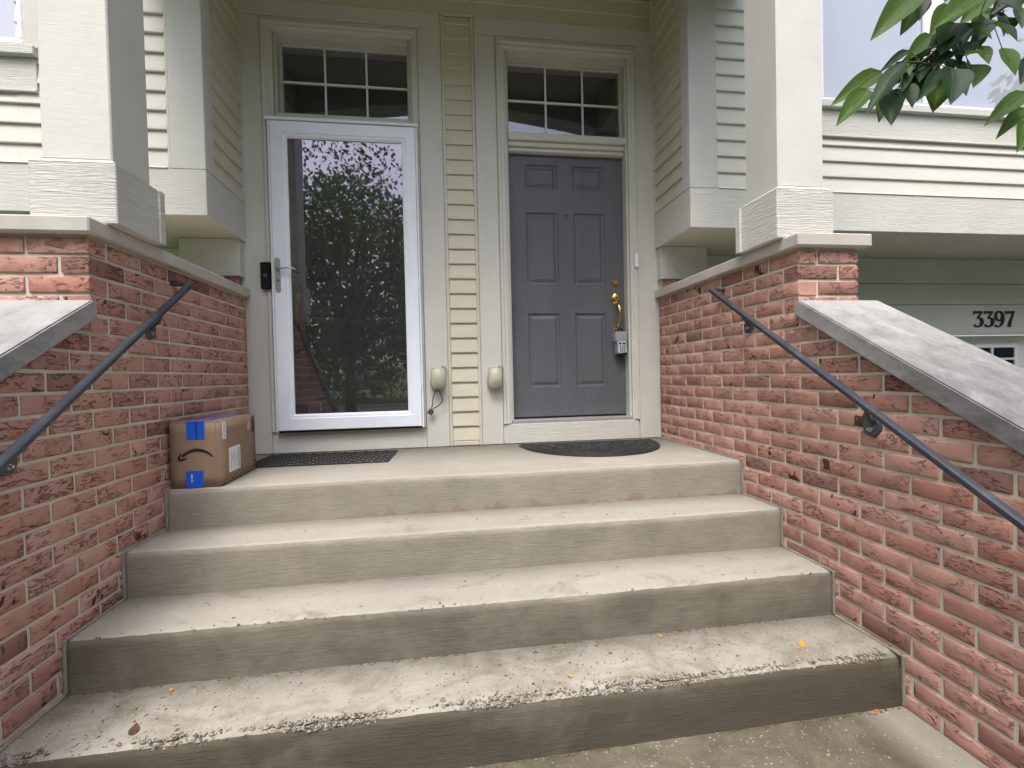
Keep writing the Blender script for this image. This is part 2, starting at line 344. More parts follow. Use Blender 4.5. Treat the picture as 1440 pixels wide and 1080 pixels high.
# ------------------------------------------------------------------ ground and street
def sheet(name, mat, x0, x1, y0, y1, z, n=1):
    b = MB(); b.add([(x0, y0, z), (x1, y0, z), (x1, y1, z), (x0, y1, z)], [(0, 1, 2, 3)]); return kind(b.build(name, mat), 'structure')
sheet('ground', 'grass', -150, 150, -180, 60, GZ-.02)
b = MB(); b.box(XL+.004, XR-.004, -4.6, -1.9, GZ-.10, GZ, 0); kind(b.build('walkway', 'walk_concrete'), 'structure')
b = MB(); b.box(-30, 30, -6.1, -4.606, GZ-.10, GZ-.006, 0); kind(b.build('pavement', 'sidewalk'), 'structure')
b = MB(); b.box(2.9, 8.4, -4.6, .3, GZ-.1, GZ-.008, 0); kind(b.build('driveway', 'asphalt'), 'structure')
b = MB(); b.box(-60, 60, -19.5, -12.5, GZ-.25, GZ-.012, 0); kind(b.build('road', 'asphalt'), 'structure')
b = MB(); b.box(-60, 60, -12.496, -12.34, GZ-.2, GZ+.02, .01); b.box(-60, 60, -19.66, -19.504, GZ-.2, GZ+.02, .01); kind(b.build('kerb', 'sidewalk'), 'structure')

# ------------------------------------------------------------------ concrete steps
steps = thing('entry_steps', 'broad weathered concrete entry steps between the two brick side walls', 'steps', (.08, -1.2, GZ))
def edge_wear(i, x):
    return (.0, .0, .25, 1.0)[i]*max(0, noise.noise(Vector((x*3.1, i*7.3, 0)))+.35)
for i in range(4):
    zt, zb, yn = -i*H, -(i+1)*H-.022, Y1-i*T; r = .027 if i < 3 else .030; nx = 170; b = MB(); rows = []
    # profile from back of the tread, over the rounded nose, down the riser
    prof = [(0.0 if i == 0 else yn+T+.03, zt, 0), (yn+.14, zt, 0), (yn+.07, zt, 0), (yn+.045, zt, .3), (yn+r+.006, zt, .8)]
    for a in range(0, 91, 18): prof.append((yn+r-r*math.sin(R(a)), zt-r+r*math.cos(R(a)), 1))
    nT = 5+3
    for q in range(1, 8): prof.append((yn, zt-r-.004+(zb-zt+r)*q/7, .15 if q == 1 else .0))
    prof.append((yn, zb, 0)); prof.append((prof[0][0], zb, 0))
    xs = [XL+.006+(XR-XL-.012)*k/nx for k in range(nx+1)]
    vs = []
    for k, x in enumerate(xs):
        w = edge_wear(i, x)
        for j, (y, z, e) in enumerate(prof):
            inner = 0 < j < len(prof)-2
            jx = noise.noise(Vector((x*1.3, y*2, z*2+i*3)))*.004 if inner else 0
            fine = noise.noise(Vector((x*31, y*37, z*29+i*5)))*(.0016+.0045*w) if inner else 0
            vs.append((x, y+(fine+jx*.6+e*w*.016 if inner and y < yn+.05 else 0), z+((fine*.8+jx-e*w*.016) if inner and z > zt-.05 else 0)))
    m_ = len(prof); 
    for k in range(nx):
        for j in range(m_):
            j2 = (j+1) % m_
            b.f.append((k*m_+j, (k+1)*m_+j, (k+1)*m_+j2, k*m_+j2)); b.mi.append(0 if j < nT-1 else 1); b.sm.append(True if j < m_-3 else False)
    b.v = vs; b.f.append(tuple(range(m_))); b.mi.append(1); b.sm.append(False); b.f.append(tuple(nx*m_+j for j in range(m_-1, -1, -1))); b.mi.append(1); b.sm.append(False)
    b.build('landing' if i == 0 else 'step', ['tread_%d' % i, 'riser_%d' % i], steps)
# grey sealant where the concrete meets the brick
for side, x in ((1, XR), (-1, XL)):
    b = MB()
    for i in range(4):
        zt, yn = -i*H, Y1-i*T
        b.box(min(x, x-side*.010), max(x, x-side*.010), yn-.006, yn+.006, zt-H+.003, zt+.004, .002)
        yb = -.004 if i == 0 else yn+T-.008
        b.box(min(x, x-side*.010), max(x, x-side*.010), yn+.008, yb, zt-.004, zt+.006, .002)
    b.build('sealant', 'sealant', steps)
# exposed aggregate along the worn bottom step and walkway
def pebble(b, p, s, mi):
    p = Vector(p); q = Matrix.Rotation(random.uniform(0, 6.3), 3, 'Z'); a, c, h = s*random.uniform(.7, 1.4), s*random.uniform(.5, 1), s*random.uniform(.4, .7)
    vs = [p+q@Vector(v) for v in ((a, 0, 0), (.2*a, c, h*.2), (-a, .2*c, 0), (-.1*a, -c, h*.1), (.1*a, .1*c, h), (0, 0, -h))]
    b.add(vs, [(0,1,4),(1,2,4),(2,3,4),(3,0,4),(1,0,5),(2,1,5),(3,2,5),(0,3,5)], mi, True)
for i, c in enumerate([(.34, .30, .24), (.25, .205, .14), (.10, .085, .07), (.27, .25, .235)]): plain('pebble_%d' % i, c, .7, .2, 60, .1, 200)
b = MB(); yn = Y1-3*T
for k in range(3400):
    x = random.uniform(XL+.03, XR-.05); w = edge_wear(3, x)
    if random.random() > .12+w*1.4: continue
    off = abs(random.gauss(0, .016)); dn = random.uniform(0, .012)
    pebble(b, (x, yn+.012+.010*w+off, -3*H-.005*w-(.006 if off < .012 else -.001)-(dn if off < .006 else 0)), random.choice((.003, .004, .005, .006, .008)), random.choice((0, 0, 1, 1, 2, 3)))
for k in range(900):
    x = random.uniform(XL+.05, XR-.05); pebble(b, (x, yn+random.uniform(.03, .29), -3*H+.0005), random.choice((.0015, .002, .003, .004)), random.choice((0, 0, 1, 2, 3)))
for k in range(70):
    x = random.uniform(XL+.05, XR-.05); pebble(b, (x, Y1-2*T+abs(random.gauss(.012, .006)), -2*H-.001), random.choice((.002, .003, .005)), random.choice((0, 0, 3, 2)))
for k in range(2600):
    x, y = random.uniform(-1.0, XR-.18), random.uniform(-2.75, -1.96); pebble(b, (x, y, GZ+.0005), random.choice((.0015, .002, .0025, .003, .004)), random.choice((0, 1, 1, 1, 2, 2, 3)))
kind(b.build('exposed_aggregate', ['pebble_0', 'pebble_1', 'pebble_2', 'pebble_3'], steps), 'stuff')

# ------------------------------------------------------------------ brick side walls
def brick_mesh(L, Hh, D, seed):
    rg = random.Random(seed); e = .005; xs = [-L/2, -L/2+e, -L*.18, L*.17, L/2-e, L/2] if L > .13 else [-L/2, -L/2+e, 0, L/2-e, L/2]; zs = [0, .005, Hh*.55, Hh-.005, Hh]
    b = MB(); nx, nz = len(xs), len(zs)
    for j, z in enumerate(zs):
        for i, x in enumerate(xs):
            ed = i in (0, nx-1) or j in (0, nz-1); cr = i in (0, nx-1) and j in (0, nz-1)
            b.v.append((x+rg.uniform(-.001, .001), (.0026 if ed else 0)+(.0015 if cr else 0)+rg.uniform(-.0016, .0016)*(1.0 if not ed else .7), z+rg.uniform(-.0012, .0012)))
    for j in range(nz-1):
        for i in range(nx-1): b.f.append((j*nx+i, j*nx+i+1, (j+1)*nx+i+1, (j+1)*nx+i)); b.mi.append(0); b.sm.append(True)
    ring = list(range(nx))+[j*nx+nx-1 for j in range(1, nz)]+[(nz-1)*nx+i for i in range(nx-2, -1, -1)]+[j*nx for j in range(nz-2, 0, -1)]
    s0 = len(b.v)
    for q in ring: x, y, z = b.v[q]; b.v.append((x, D, z))
    n = len(ring)
    for q in range(n): b.f.append((ring[(q+1) % n], ring[q], s0+q, s0+(q+1) % n)); b.mi.append(0); b.sm.append(False)
    b.f.append(tuple(s0+q for q in range(n-1, -1, -1))); b.mi.append(0); b.sm.append(False)
    return b.mesh('brick', 'brick')
JN = .0128; BH = COURSE-JN; BD = .092
FULL = [brick_mesh(BL-JN, BH, BD, s) for s in range(9)]; HALF = [brick_mesh(BL/2-JN, BH, BD, 50+s) for s in range(5)]; cache = {}
def any_mesh(L):
    if abs(L-(BL-JN)) < .003: return random.choice(FULL)
    if abs(L-(BL/2-JN)) < .003: return random.choice(HALF)
    k = round(L, 3)
    if k not in cache: cache[k] = brick_mesh(k, BH, BD, int(k*1000))
    return cache[k]
def put_brick(parent, me, loc, rz):
    o = link('brick', me, parent); o.location = Vector(loc)+Vector((random.uniform(-.001, .001),)*1+(0, 0)); o.rotation_euler = (random.uniform(-.008, .008), 0, rz+random.uniform(-.006, .006)); return o
SL = .585; CT0 = .812; CTH = .078     # coping: slope, top height at the pillar, vertical thickness
def cop_top(y): return CT0+SL*(y-(-1.472))
def tread_z(y):      # concrete surface along the wall
    if y > Y1: return 0
    for i in range(1, 4):
        if y > Y1-i*T: return -i*H
    return GZ
YE = -3.25
def side_wall(side, label):
    x = XR if side > 0 else XL; t = thing('brick_wall', label, 'wall', (x+side*PW/2, -1.6, GZ))
    rz = -math.pi/2 if side > 0 else math.pi/2            # brick front (-Y local) faces the steps
    sgn = -side
    # mortar core, recessed behind the brick faces
    xa, xb = sorted((x+side*.0050, x+side*(PW-.0050)))
    b = MB(); b.prism([(-.02, GZ-.2), (-.02, 1.058), (YP+.007, 1.058), (YP+.007, cop_top(YP)-.03), (YE, cop_top(YE)-.03), (YE, GZ-.2)], 'x', xa, xb); b.build('mortar', 'mortar', t)
    for k in range(-13, 13):
        z0 = BED0+k*COURSE+JN/2; z1 = z0+BH
        if z0 < GZ-.1: continue
        full = (k % 2 == 0) == (side > 0)
        # joints going back from the pillar corner
        spans = []; y = YP; first = True
        if z1 <= 1.062:
            if z0 > cop_top(YP)-CTH-.08 or True:
                y = YP
                if not full and z1 < cop_top(YP)-CTH: y = YP-BL/2; first = False
                y00 = y
                while y < -.02:
                    L = BL if (full or not first) else BL/2
                    spans.append((y, min(y+L, -.006), first)); first = False; y += L
            y = y00
            firstf = y00 == YP
            while y > YE+.02:
                L = BL if (not full and firstf) or not firstf else BL
                if full and firstf: L = BL
                if not full and firstf: L = BL/2
                firstf = False
                spans.append((max(y-L, YE), y, False)); y -= L
        for (a, c, corner) in spans:
            ym = (a+c)/2; L = c-a-JN
            if L < .03: continue
            if corner and not full and z1 > cop_top(YP)-.09: continue     # the front stretcher's end shows here
            fwd = c <= YP+.001 or (a < YP-.01)
            if fwd and z0 > cop_top(c)-CTH-.003: continue
            if z1 < min(tread_z(a), tread_z(c-.001))-.03: continue
            if corner and L > .15 or not corner or True:
                ya, yc = a+JN/2, c-JN/2
                if corner and z0 > cop_top(YP)-.03: ya = a; L = yc-ya   # corner brick runs out to the front face
                o = put_brick(t, any_mesh(L), (x, (ya+yc)/2, z0), rz)
                if fwd and z1 > cop_top(a)-CTH-.004:
                    me = o.data.copy(); bm = bmesh.new(); bm.from_mesh(me)
                    # clip line under the coping, in the brick's own frame (local X runs along the wall)
                    def loc(yw, zw): return Vector((((yw-o.location.y)*(-1 if side > 0 else 1)), 0, zw-o.location.z))
                    p = loc(a, cop_top(a)-CTH-.002); q = loc(c, cop_top(c)-CTH-.002); dv = (q-p); nrm = Vector((-dv.z, 0, dv.x)); nrm = nrm if nrm.z > 0 else -nrm
                    r_ = bmesh.ops.bisect_plane(bm, geom=bm.verts[:]+bm.edges[:]+bm.faces[:], plane_co=p, plane_no=nrm, clear_outer=True)
                    ed = [e for e in bm.edges if e.is_boundary]
                    if ed: bmesh.ops.holes_fill(bm, edges=ed)
                    if len(bm.faces) < 4: bpy.data.objects.remove(o); bm.free(); continue
                    bm.to_mesh(me); bm.free(); o.data = me
        # pillar front above the coping
        if z1 <= 1.062 and z1 > cop_top(YP)-.09:
            segs = [(BD+.008, PW)] if full else [(0, BL-JN/2), (BL+JN/2, PW)]
            if full: segs = [(BL/2+JN/2-.004, PW)]
            for (u0, u1) in segs:
                L = u1-u0
                put_brick(t, any_mesh(L), (x+side*(u0+u1)/2, YP, z0), 0)
            # outer side of the pillar (hidden return)
    # cap stone and sloping coping
    b = MB(); xc0, xc1 = sorted((x-side*.030, x+side*(PW+.038))); b.box(xc0, xc1, -1.478, -.004, 1.060, 1.118, .005); b.build('cap_stone', 'limestone', t)
    b = MB(); xc0, xc1 = sorted((x-side*.030, x+side*(PW+.068)))
    bm = bmesh.new(); ya, yb = -1.4465, YE-.04
    pts = [(-1.472, cop_top(-1.472)), (ya, cop_top(-1.472)+.0), (ya, cop_top(ya)-CTH), (-1.474, cop_top(-1.474)-CTH), (yb, cop_top(yb)-CTH), (yb, cop_top(yb))]
    v0 = [bm.verts.new((xc0, p[0], p[1])) for p in pts]; v1 = [bm.verts.new((xc1, p[0], p[1])) for p in pts]
    bm.faces.new(v0); bm.faces.new(v1[::-1])
    for i in range(len(pts)): bm.faces.new((v0[i], v1[i], v1[(i+1) % len(pts)], v0[(i+1) % len(pts)]))
    bmesh.ops.recalc_face_normals(bm, faces=bm.faces)
    bmesh.ops.bevel(bm, geom=[e for e in bm.edges if e.calc_face_angle(0) > .5], offset=.005, segments=2, affect='EDGES')
    b.bm(bm); b.build('coping_stone', 'coping_stone', t)
    return t
side_wall(-1, 'red brick stair wall beside the parcel, with pale stone cap and sloping coping')
side_wall(1, 'red brick stair wall next to the half-round mat and garage, with sloping coping')

# ------------------------------------------------------------------ handrails
def handrail(side, label):
    x = XR if side > 0 else XL; xc = x-side*.078; t = thing('handrail', label, 'handrail', (xc, -1.9, -.3))
    y0, z0 = (-.855, .966) if side > 0 else (-.890, .976); y1 = -2.98; sl = .604 if side > 0 else .668
    z1 = z0+sl*(y1-y0); w = .0150
    prof = [(-w, .000), (-w, .007), (-w+.005, .0125), (w-.005, .0125), (w, .007), (w, .000), (w-.005, -.003), (w-.005, -.012), (-w+.005, -.012), (-w+.005, -.003)]
    b = MB(); nrm = Vector((0, -sl, 1)).normalized(); vs = []
    for (yy, zz) in ((y1, z1), (y0, z0)):
        for (a, h) in prof: vs.append((xc+a, yy+nrm.y*h, zz+nrm.z*h))
    n = len(prof); b.add(vs, [tuple(range(n)), tuple(range(2*n-1, n-1, -1))]+[(i, (i+1) % n, n+(i+1) % n, n+i) for i in range(n)])
    b.build('rail', 'rail_paint', t)
    b = MB(); xa, xb = sorted((xc-side*.0148, x+side*.006)); b.box(xa, xb, y0-.010, y0+.018, z0-.004, z0+.0115, .003); b.build('wall_return', 'rail_paint', t)
    for (yy, zz) in ((-1.08, .735), (-1.815, .272), (-2.62, -.20 if side > 0 else -.24)):
        b = MB(); b.disc((x+side*.006, yy, zz), (-side, 0, 0), .038, .014, 28, 0, .003)
        zr = z0+sl*(yy-.05-y0)-.010
        b.tube([(x-side*.004, yy-.006, zz+.014), (x-side*.028, yy-.020, zz+.024), (x-side*.056, yy-.036, zz+.036), (xc, yy-.05, zr+.004)], .0085, 10)
        br = b.build('bracket', 'rail_paint', t)
        b = MB(); b.disc((x-side*.008, yy-.004, zz-.010), (-side, 0, 0), .010, .010, 6, 0, .001); b.disc((x-side*.018, yy-.004, zz-.010), (-side, 0, 0), .005, .009, 10, 0); b.build('bolt', 'bolt_zinc', br)
handrail(-1, 'dark slate metal handrail on the brick wall behind the parcel')
handrail(1, 'dark slate metal handrail on the brick wall by the garage')

# ------------------------------------------------------------------ the townhouse
H0 = thing('townhouse', 'beige townhouse with lap siding, double entry, corner bays and a garage', 'house', (.1, 0, GZ))
XBL, XBR, YB, ZB = -1.368, 1.528, -.53, 1.44     # bay side planes, front plane, underside
b = MB()
# entry wall core around the two openings
OPL, OPR = (-1.168, -.254), (.410, 1.336)
for (a, c) in ((-1.60, OPL[0]), (OPL[1], OPR[0]), (OPR[1], 1.75)): b.box(a, c, .030, .24, GZ, 3.9)
for (a, c) in (OPL, OPR): b.box(a, c, .030, .24, 2.852, 3.9); b.box(a, c, .030, .24, GZ, .140)
b.build('wall', 'interior', H0)
b = MB(); b.box(-1.6, 1.75, 2.0, 2.1, GZ, 3.9); b.box(-1.6, -1.5, .24, 2.0, GZ, 3.9); b.box(1.65, 1.75, .24, 2.0, GZ, 3.9); b.box(-1.5, 1.65, .245, 2.0, 3.5, 3.6); b.box(-1.5, 1.65, .245, 2.0, .05, .12); b.box(.04, .12, .245, 2.0, .12, 3.5)
b.build('hall_interior', 'interior', H0)
def board(name, mat, x0, x1, z0, z1, y0=0.0, y1=.0295, bev=.003): return box(name, mat, H0, x0, x1, y0, y1, z0, z1, bev)
# flat trim round the two entries
for (l0, l1, r0, r1, ct) in ((-1.366, -1.243, -.206, -.046, 2.920), (.192, .343, 1.388, 1.526, 2.912)):
    board('trim_board', 'trim_v', l0-(.1 if l0 < -1 else 0), l1, .002, 2.95 if l0 < 0 else 2.94)
    board('trim_board', 'trim_v', r0, r1+(.09 if r1 > 1 else 0), .002, 2.95 if l0 < 0 else 2.94)
    board('trim_board', 'trim_h', l0-(.1 if l0 < -1 else 0), r1+(.09 if r1 > 1 else 0), 2.952 if l0 < 0 else 2.942, 3.062, -.001)
    board('trim_board', 'trim_h', l1+.002, r0-.002, .002, .146, .001)
    board('trim_board', 'trim_h', l1+.002, r0-.002, ct+.001, 2.951 if l0 < 0 else 2.941, .002)
def casing(xo0, xo1, xi0, xi1, zt, zi, zb):
    """moulded casing: three mitred sides with a stepped profile, jamb behind"""
    prof = [(0, .0290), (0, -.010), (.10, -.016), (.32, -.014), (.40, -.006), (.72, -.006), (.80, -.001), (1, .004), (1, .030)]
    n = len(prof); b = MB(); vs = []
    for (u, y) in prof:
        a = xo0+(xi0-xo0)*u; c = xo1+(xi1-xo1)*u; z = zt+(zi-zt)*u
        vs += [(a, y, zb), (a, y, z), (c, y, z), (c, y, zb)]
    fs = []
    for i in range(n-1):
        for j in range(3): fs.append((i*4+j, i*4+j+1, (i+1)*4+j+1, (i+1)*4+j))
    fs += [tuple(i*4 for i in range(n)), tuple(i*4+3 for i in range(n))]
    b.add(vs, fs); b.build('casing', 'trim_v', H0)
casing(-1.241, -.208, -1.169, -.253, 2.920, 2.868, .150)
casing(.345, 1.386, .4095, 1.334, 2.911, 2.848, .150)
for (a, c, zt) in ((OPL[0], OPL[1], 2.866), (OPR[0], OPR[1], 2.846)):   # jamb lining and rabbet
    b = MB(); b.box(a+.0005, a+.016, .0285, .20, .152, zt, .002); b.box(c-.016, c-.0005, .0285, .20, .152, zt, .002); b.box(a+.017, c-.017, .0285, .20, zt-.030, 2.8518 if zt < 2.86 else zt+.004, .002); b.build('jamb', 'trim_v', H0)
    b = MB(); b.box(a+.002, c-.002, .004, .20, .147, .172, .004); b.build('threshold', 'aluminium', H0)
# bar between right door and its transom; head behind the storm door
b = MB(); b.box(OPR[0]+.017, OPR[1]-.017, .010, .20, 2.215, 2.268, .005); b.box(OPR[0]+.018, OPR[1]-.018, .034, .198, 2.180, 2.2145, .004); b.box(OPR[0]+.019, OPR[1]-.019, .055, .196, 2.150, 2.1795, .004); b.build('transom_bar', 'trim_h', H0)
b = MB(); b.box(OPL[0]+.017, OPL[1]-.017, .010, .20, 2.195, 2.318, .005); b.build('transom_bar', 'trim_h', H0)
# transom windows, six panes each
def transom(x0, x1, z0, z1, y):
    t = MB(); fr = .016
    t.box(x0, x1, y, y+.05, z0, z0+fr, .003); t.box(x0, x1, y, y+.05, z1-fr, z1, .003); t.box(x0, x0+fr, y+.001, y+.049, z0+fr, z1-fr, .003); t.box(x1-fr, x1, y+.001, y+.049, z0+fr, z1-fr, .003)
    w = t.build('transom_window', 'trim_v', H0)
    xs = [x0+fr+(x1-x0-2*fr)*i/3 for i in range(4)]; zs = [z0+fr, (z0+z1)/2, z1-fr]; g = .0065
    for i in (1, 2):
        for j in (0, 1): box('glazing_bar', 'white_vinyl', w, xs[i]-g, xs[i]+g, y+.012, y+.030, zs[j]+(.0 if j == 0 else g+.0005), zs[j+1]-(g+.0005 if j == 0 else 0), .002)
    box('glazing_bar', 'white_vinyl', w, xs[0], xs[3], y+.011, y+.031, zs[1]-g, zs[1]+g, .002)
    for i in range(3):
        for j in range(2):
            box('pane', 'window_glass', w, xs[i]+(g if i else 0), xs[i+1]-(g if i < 2 else 0), y+.019, y+.023, zs[j]+(g if j else 0), zs[j+1]-(0 if j else g), 0)
transom(OPL[0]+.017, OPL[1]-.017, 2.320, 2.836, .090); transom(OPR[0]+.017, OPR[1]-.017, 2.270, 2.816, .090)
# lap siding
PIT = .1058
def lap(x0, x1, y, z0, z1, axis, n_out, mat, pitch=PIT, start=None):
    """horizontal laps; axis x: wall facing -y at y; axis y: wall facing n_out*x, x0..x1 are y limits, y is the x plane"""
    z = start if start is not None else z0
    while z < z1-.004:
        a, c = max(z, z0), min(z+pitch, z1)
        if c > z0+.004:
            # profile: offset out from plane, height
            pr = [(.000, a), (.0165, a+.0005), (.0185, a+.004), (.0180, a+.012), (.0030, c+.006), (.000, c+.006)]
            b = MB()
            if axis == 'x': b.prism([(y-p[0], p[1]) for p in pr], 'x', x0, x1)
            else: b.prism([(y+n_out*p[0], p[1]) for p in pr], 'y', x0, x1)
            b.build('siding_board', mat, H0)
        z += pitch
# strip between the doors
for (a, c) in ((-.045, -.022), (.168, .191)):
    b = MB(); b.box(a, c, .006, .0295, .002, 3.055, .003); b.box(a+.006, c-.006, .0015, .0055, .002, 3.054, .0015); b.build('channel', 'vinyl_trim', H0)
board('channel', 'vinyl_trim', -.0215, .1675, .002, .034, .008)
lap(-.0215, .1675, .026, .035, 3.055, 'x', -1, 'siding', .1060, .036)
lap(-1.3645, 1.5245, .026, 3.066, 3.296, 'x', -1, 'siding', .1060, 3.066)
# bays (upper storey corners), left and right
FRL, FRR = -8.0, 9.5
b = MB(); b.box(FRL, XBL-.016, YB+.022, -.001, ZB+.022, 5.6); b.build('bay', 'interior', H0)
b = MB(); b.box(XBR+.016, FRR, YB+.022, -.001, ZB+.022, 5.6); b.build('bay', 'interior', H0)
b = MB(); b.box(FRL, XBL-.004, YB+.004, .26, ZB, ZB+.0215, .002); b.build('soffit', 'soffit', H0)
b = MB(); b.box(XBR+.004, FRR, YB+.004, .26, ZB, ZB+.0215, .002); b.build('soffit', 'soffit', H0)
for s, xb in ((-1, XBL), (1, XBR)):
    lo = (lambda p, q: (min(xb+s*p, xb+s*q), max(xb+s*p, xb+s*q)))
    # skirt boards
    a, c = lo(0, 6.5); box('skirt_board', 'trim_h', H0, a, c, YB, YB+.022, ZB-.006, 1.690)
    a, c = lo(0, .016); box('skirt_board', 'trim_h', H0, a, c, YB+.0225, -.0015, ZB-.005, 1.690)
    # corner boards
    a, c = lo(0, .182); box('corner_board', 'trim_v', H0, a, c, YB, YB+.0215, 1.691, 5.6)
    a, c = lo(0, .0155); box('corner_board', 'trim_v', H0, a, c, YB+.022, YB+.105, 1.6915, 5.6)
    a, c = lo(.0, .0150); box('channel', 'vinyl_trim', H0, a, c, -.024, -.0015, 1.6915, 3.6)
    a, c = lo(-.003, .0150); box('channel', 'vinyl_trim', H0, a, c, -.0245, .0255, 3.0635, 3.60)
    lap(YB+.106, -.0255, xb+s*.0155, 1.692, 3.60, 'y', -s, 'siding', PIT, 1.692)
    a, c = lo(.183, .196); box('channel', 'vinyl_trim', H0, a, c, YB+.004, YB+.0215, 1.6915, 5.6, .002)
    # front siding between corner board and window bay, then below the window
    a, c = lo(.1965, .92); lap(a, c, YB+.0215, 1.692, 2.95, 'x', -1, 'siding_front', PIT, 1.692)
    a, c = lo(.9205, 6.5); lap(a, c, YB+.0215, 1.692, 2.066, 'x', -1, 'siding_front', PIT, 1.692)
    a, c = lo(.1965, 6.5); box('skirt_lip', 'white_vinyl', H0, a, c, YB-.006, YB+.0215, 1.6905, 1.6965, .001)
def front_window(xs, z0, z1, muls, lab):
    x0, x1 = xs
    box('apron_board', 'trim_h', H0, x0-.06, x1+.06, YB+.002, YB+.0215, 2.078, 2.250)
    box('apron_lip', 'trim_h', H0, x0-.06, x1+.06, YB-.008, YB+.0210, 2.066, 2.0775, .002)
    box('window_sill', 'trim_h', H0, x0-.07, x1+.07, YB-.030, YB+.0215, 2.2505, 2.300, .004)
    b = MB(); f = .045
    b.box(x0, x1, YB+.001, YB+.0215, z0, z0+.028, .004); b.box(x0, x1, YB+.001, YB+.0215, z1-f, z1, .004); b.box(x0, x0+f*.6, YB+.002, YB+.0210, z0+.0285, z1-f-.0005, .004); b.box(x1-f*.6, x1, YB+.002, YB+.0210, z0+.0285, z1-f-.0005, .004)
    for (a, c) in muls: b.box(a, c, YB-.001, YB+.0205, z0+.0285, z1-f-.0005, .004)
    w = b.build('window', 'white_vinyl', H0)
    edges = [x0+f*.6]+[q for mm in muls for q in mm]+[x1-f*.6]
    for i in range(0, len(edges), 2):
        box('pane', 'front_glass', w, edges[i], edges[i+1], YB+.012, YB+.015, z0+.0285, z1-f-.0005, 0)
        box('shade', 'shade_fabric', w, edges[i], edges[i+1], YB+.0195, YB+.0215, z0+.0285, z1-f-.0005, 0)
front_window((2.478, 5.0), 2.3005, 3.9, [(3.285, 3.445), (4.2, 4.34)], '')
front_window((-4.6, -2.250), 2.3205, 3.9, [(-3.05, -2.90)], '')
box('trim_board', 'trim_v', H0, -2.249, -2.08, YB+.0005, YB+.0215, 2.301, 5.0)
box('trim_board', 'trim_v', H0, 2.36, 2.477, YB+.0005, YB+.0215, 2.301, 5.0)
# brick piers and friezes below the bays, beside the entry
for s, xb in ((-1, XBL), (1, XBR)):
    a, c = sorted((xb+s*.020, xb+s*.388)); box('frieze_board', 'trim_h', H0, a, c, -.062, -.0025, 1.212, ZB-.002)
    a, c = sorted((xb+s*.012, xb+s*.396)); box('frieze_lip', 'trim_h', H0, a, c, -.070, -.0026, 1.196, 1.2115)
    a, c = sorted((xb+s*.036, xb+s*.372)); b = MB(); b.box(a, c, -.040, .02, .95, 1.1955); pier = b.build('pier', 'mortar', H0)
    for k in range(12, 15):
        z0 = BED0+k*COURSE+JN/2; u = .030 if k % 2 else .030-BL/2
        while u < .36:
            q0, q1 = max(u, .030), min(u+BL, .372)
            if q1-q0 > .04: put_brick(pier, any_mesh(q1-q0-JN), (xb+s*(q0+q1)/2, -.046, z0), 0)
            u += BL
# garage front under the bay
box('wall', 'garage_paint', H0, 1.70, 9.4, .205, .40, .79, ZB-.001)
box('wall', 'garage_paint', H0, -8, -1.55, .205, .40, GZ, ZB-.001)
box('wall', 'garage_paint', H0, 1.95, 3.30, .206, .40, GZ, .788)
for (z0, z1) in ((.785, 1.036), (1.040, 1.218), (1.222, ZB-.002)):
    box('header_board', 'trim_h', H0, 1.92, 9.3, .183, .2045, z0, z1, .004)
box('header_lip', 'trim_h', H0, 1.92, 9.3, .172, .2045, .768, .7845, .003)
# porch roof carried by the posts: arched beam, ceiling and upper wall
def arch(x): return 3.222-.080*abs(x-.15)-.034*(x-.15)**2
for nm, y0, y1, f in (('porch_beam', -1.345, -1.13, arch),):
    n = 28; xs = [-1.75+3.66*i/n for i in range(n+1)]; vs = []
    for x in xs: vs += [(x, y0, f(x)), (x, y1, f(x)), (x, y1, 4.1), (x, y0, 4.1)]
    fs = [(i*4+j, i*4+(j+1) % 4, (i+1)*4+(j+1) % 4, (i+1)*4+j) for i in range(n) for j in range(4)]+[(0, 1, 2, 3), (n*4, n*4+1, n*4+2, n*4+3)]
    b = MB(); b.add(vs, fs); b.build(nm, 'trim_h', H0)
box('porch_ceiling', 'soffit', H0, -1.75, 1.91, -1.1295, .025, 3.300, 3.53, 0)
for (a, c) in ((-1.75, -1.40), (1.56, 1.91)): box('porch_beam', 'trim_h', H0, a, c, -1.1290, -.535, 2.98, 3.2995)  # side beams out of view, added low to block light entering from the sides
b = MB(); b.prism([(-2.0, 4.1), (2.16, 4.1), (.08, 5.0)], 'y', -1.62, .02); b.build('porch_roof', 'roofing', H0)
box('upper_wall', 'siding_front', H0, -1.6, 1.75, .03, .25, 3.905, 5.6, 0)
b = MB(); b.prism([(-.95, 5.602), (6.6, 5.602), (2.8, 8.2)], 'x', FRL-.4, FRR+.4); b.build('roof', 'roofing', H0)

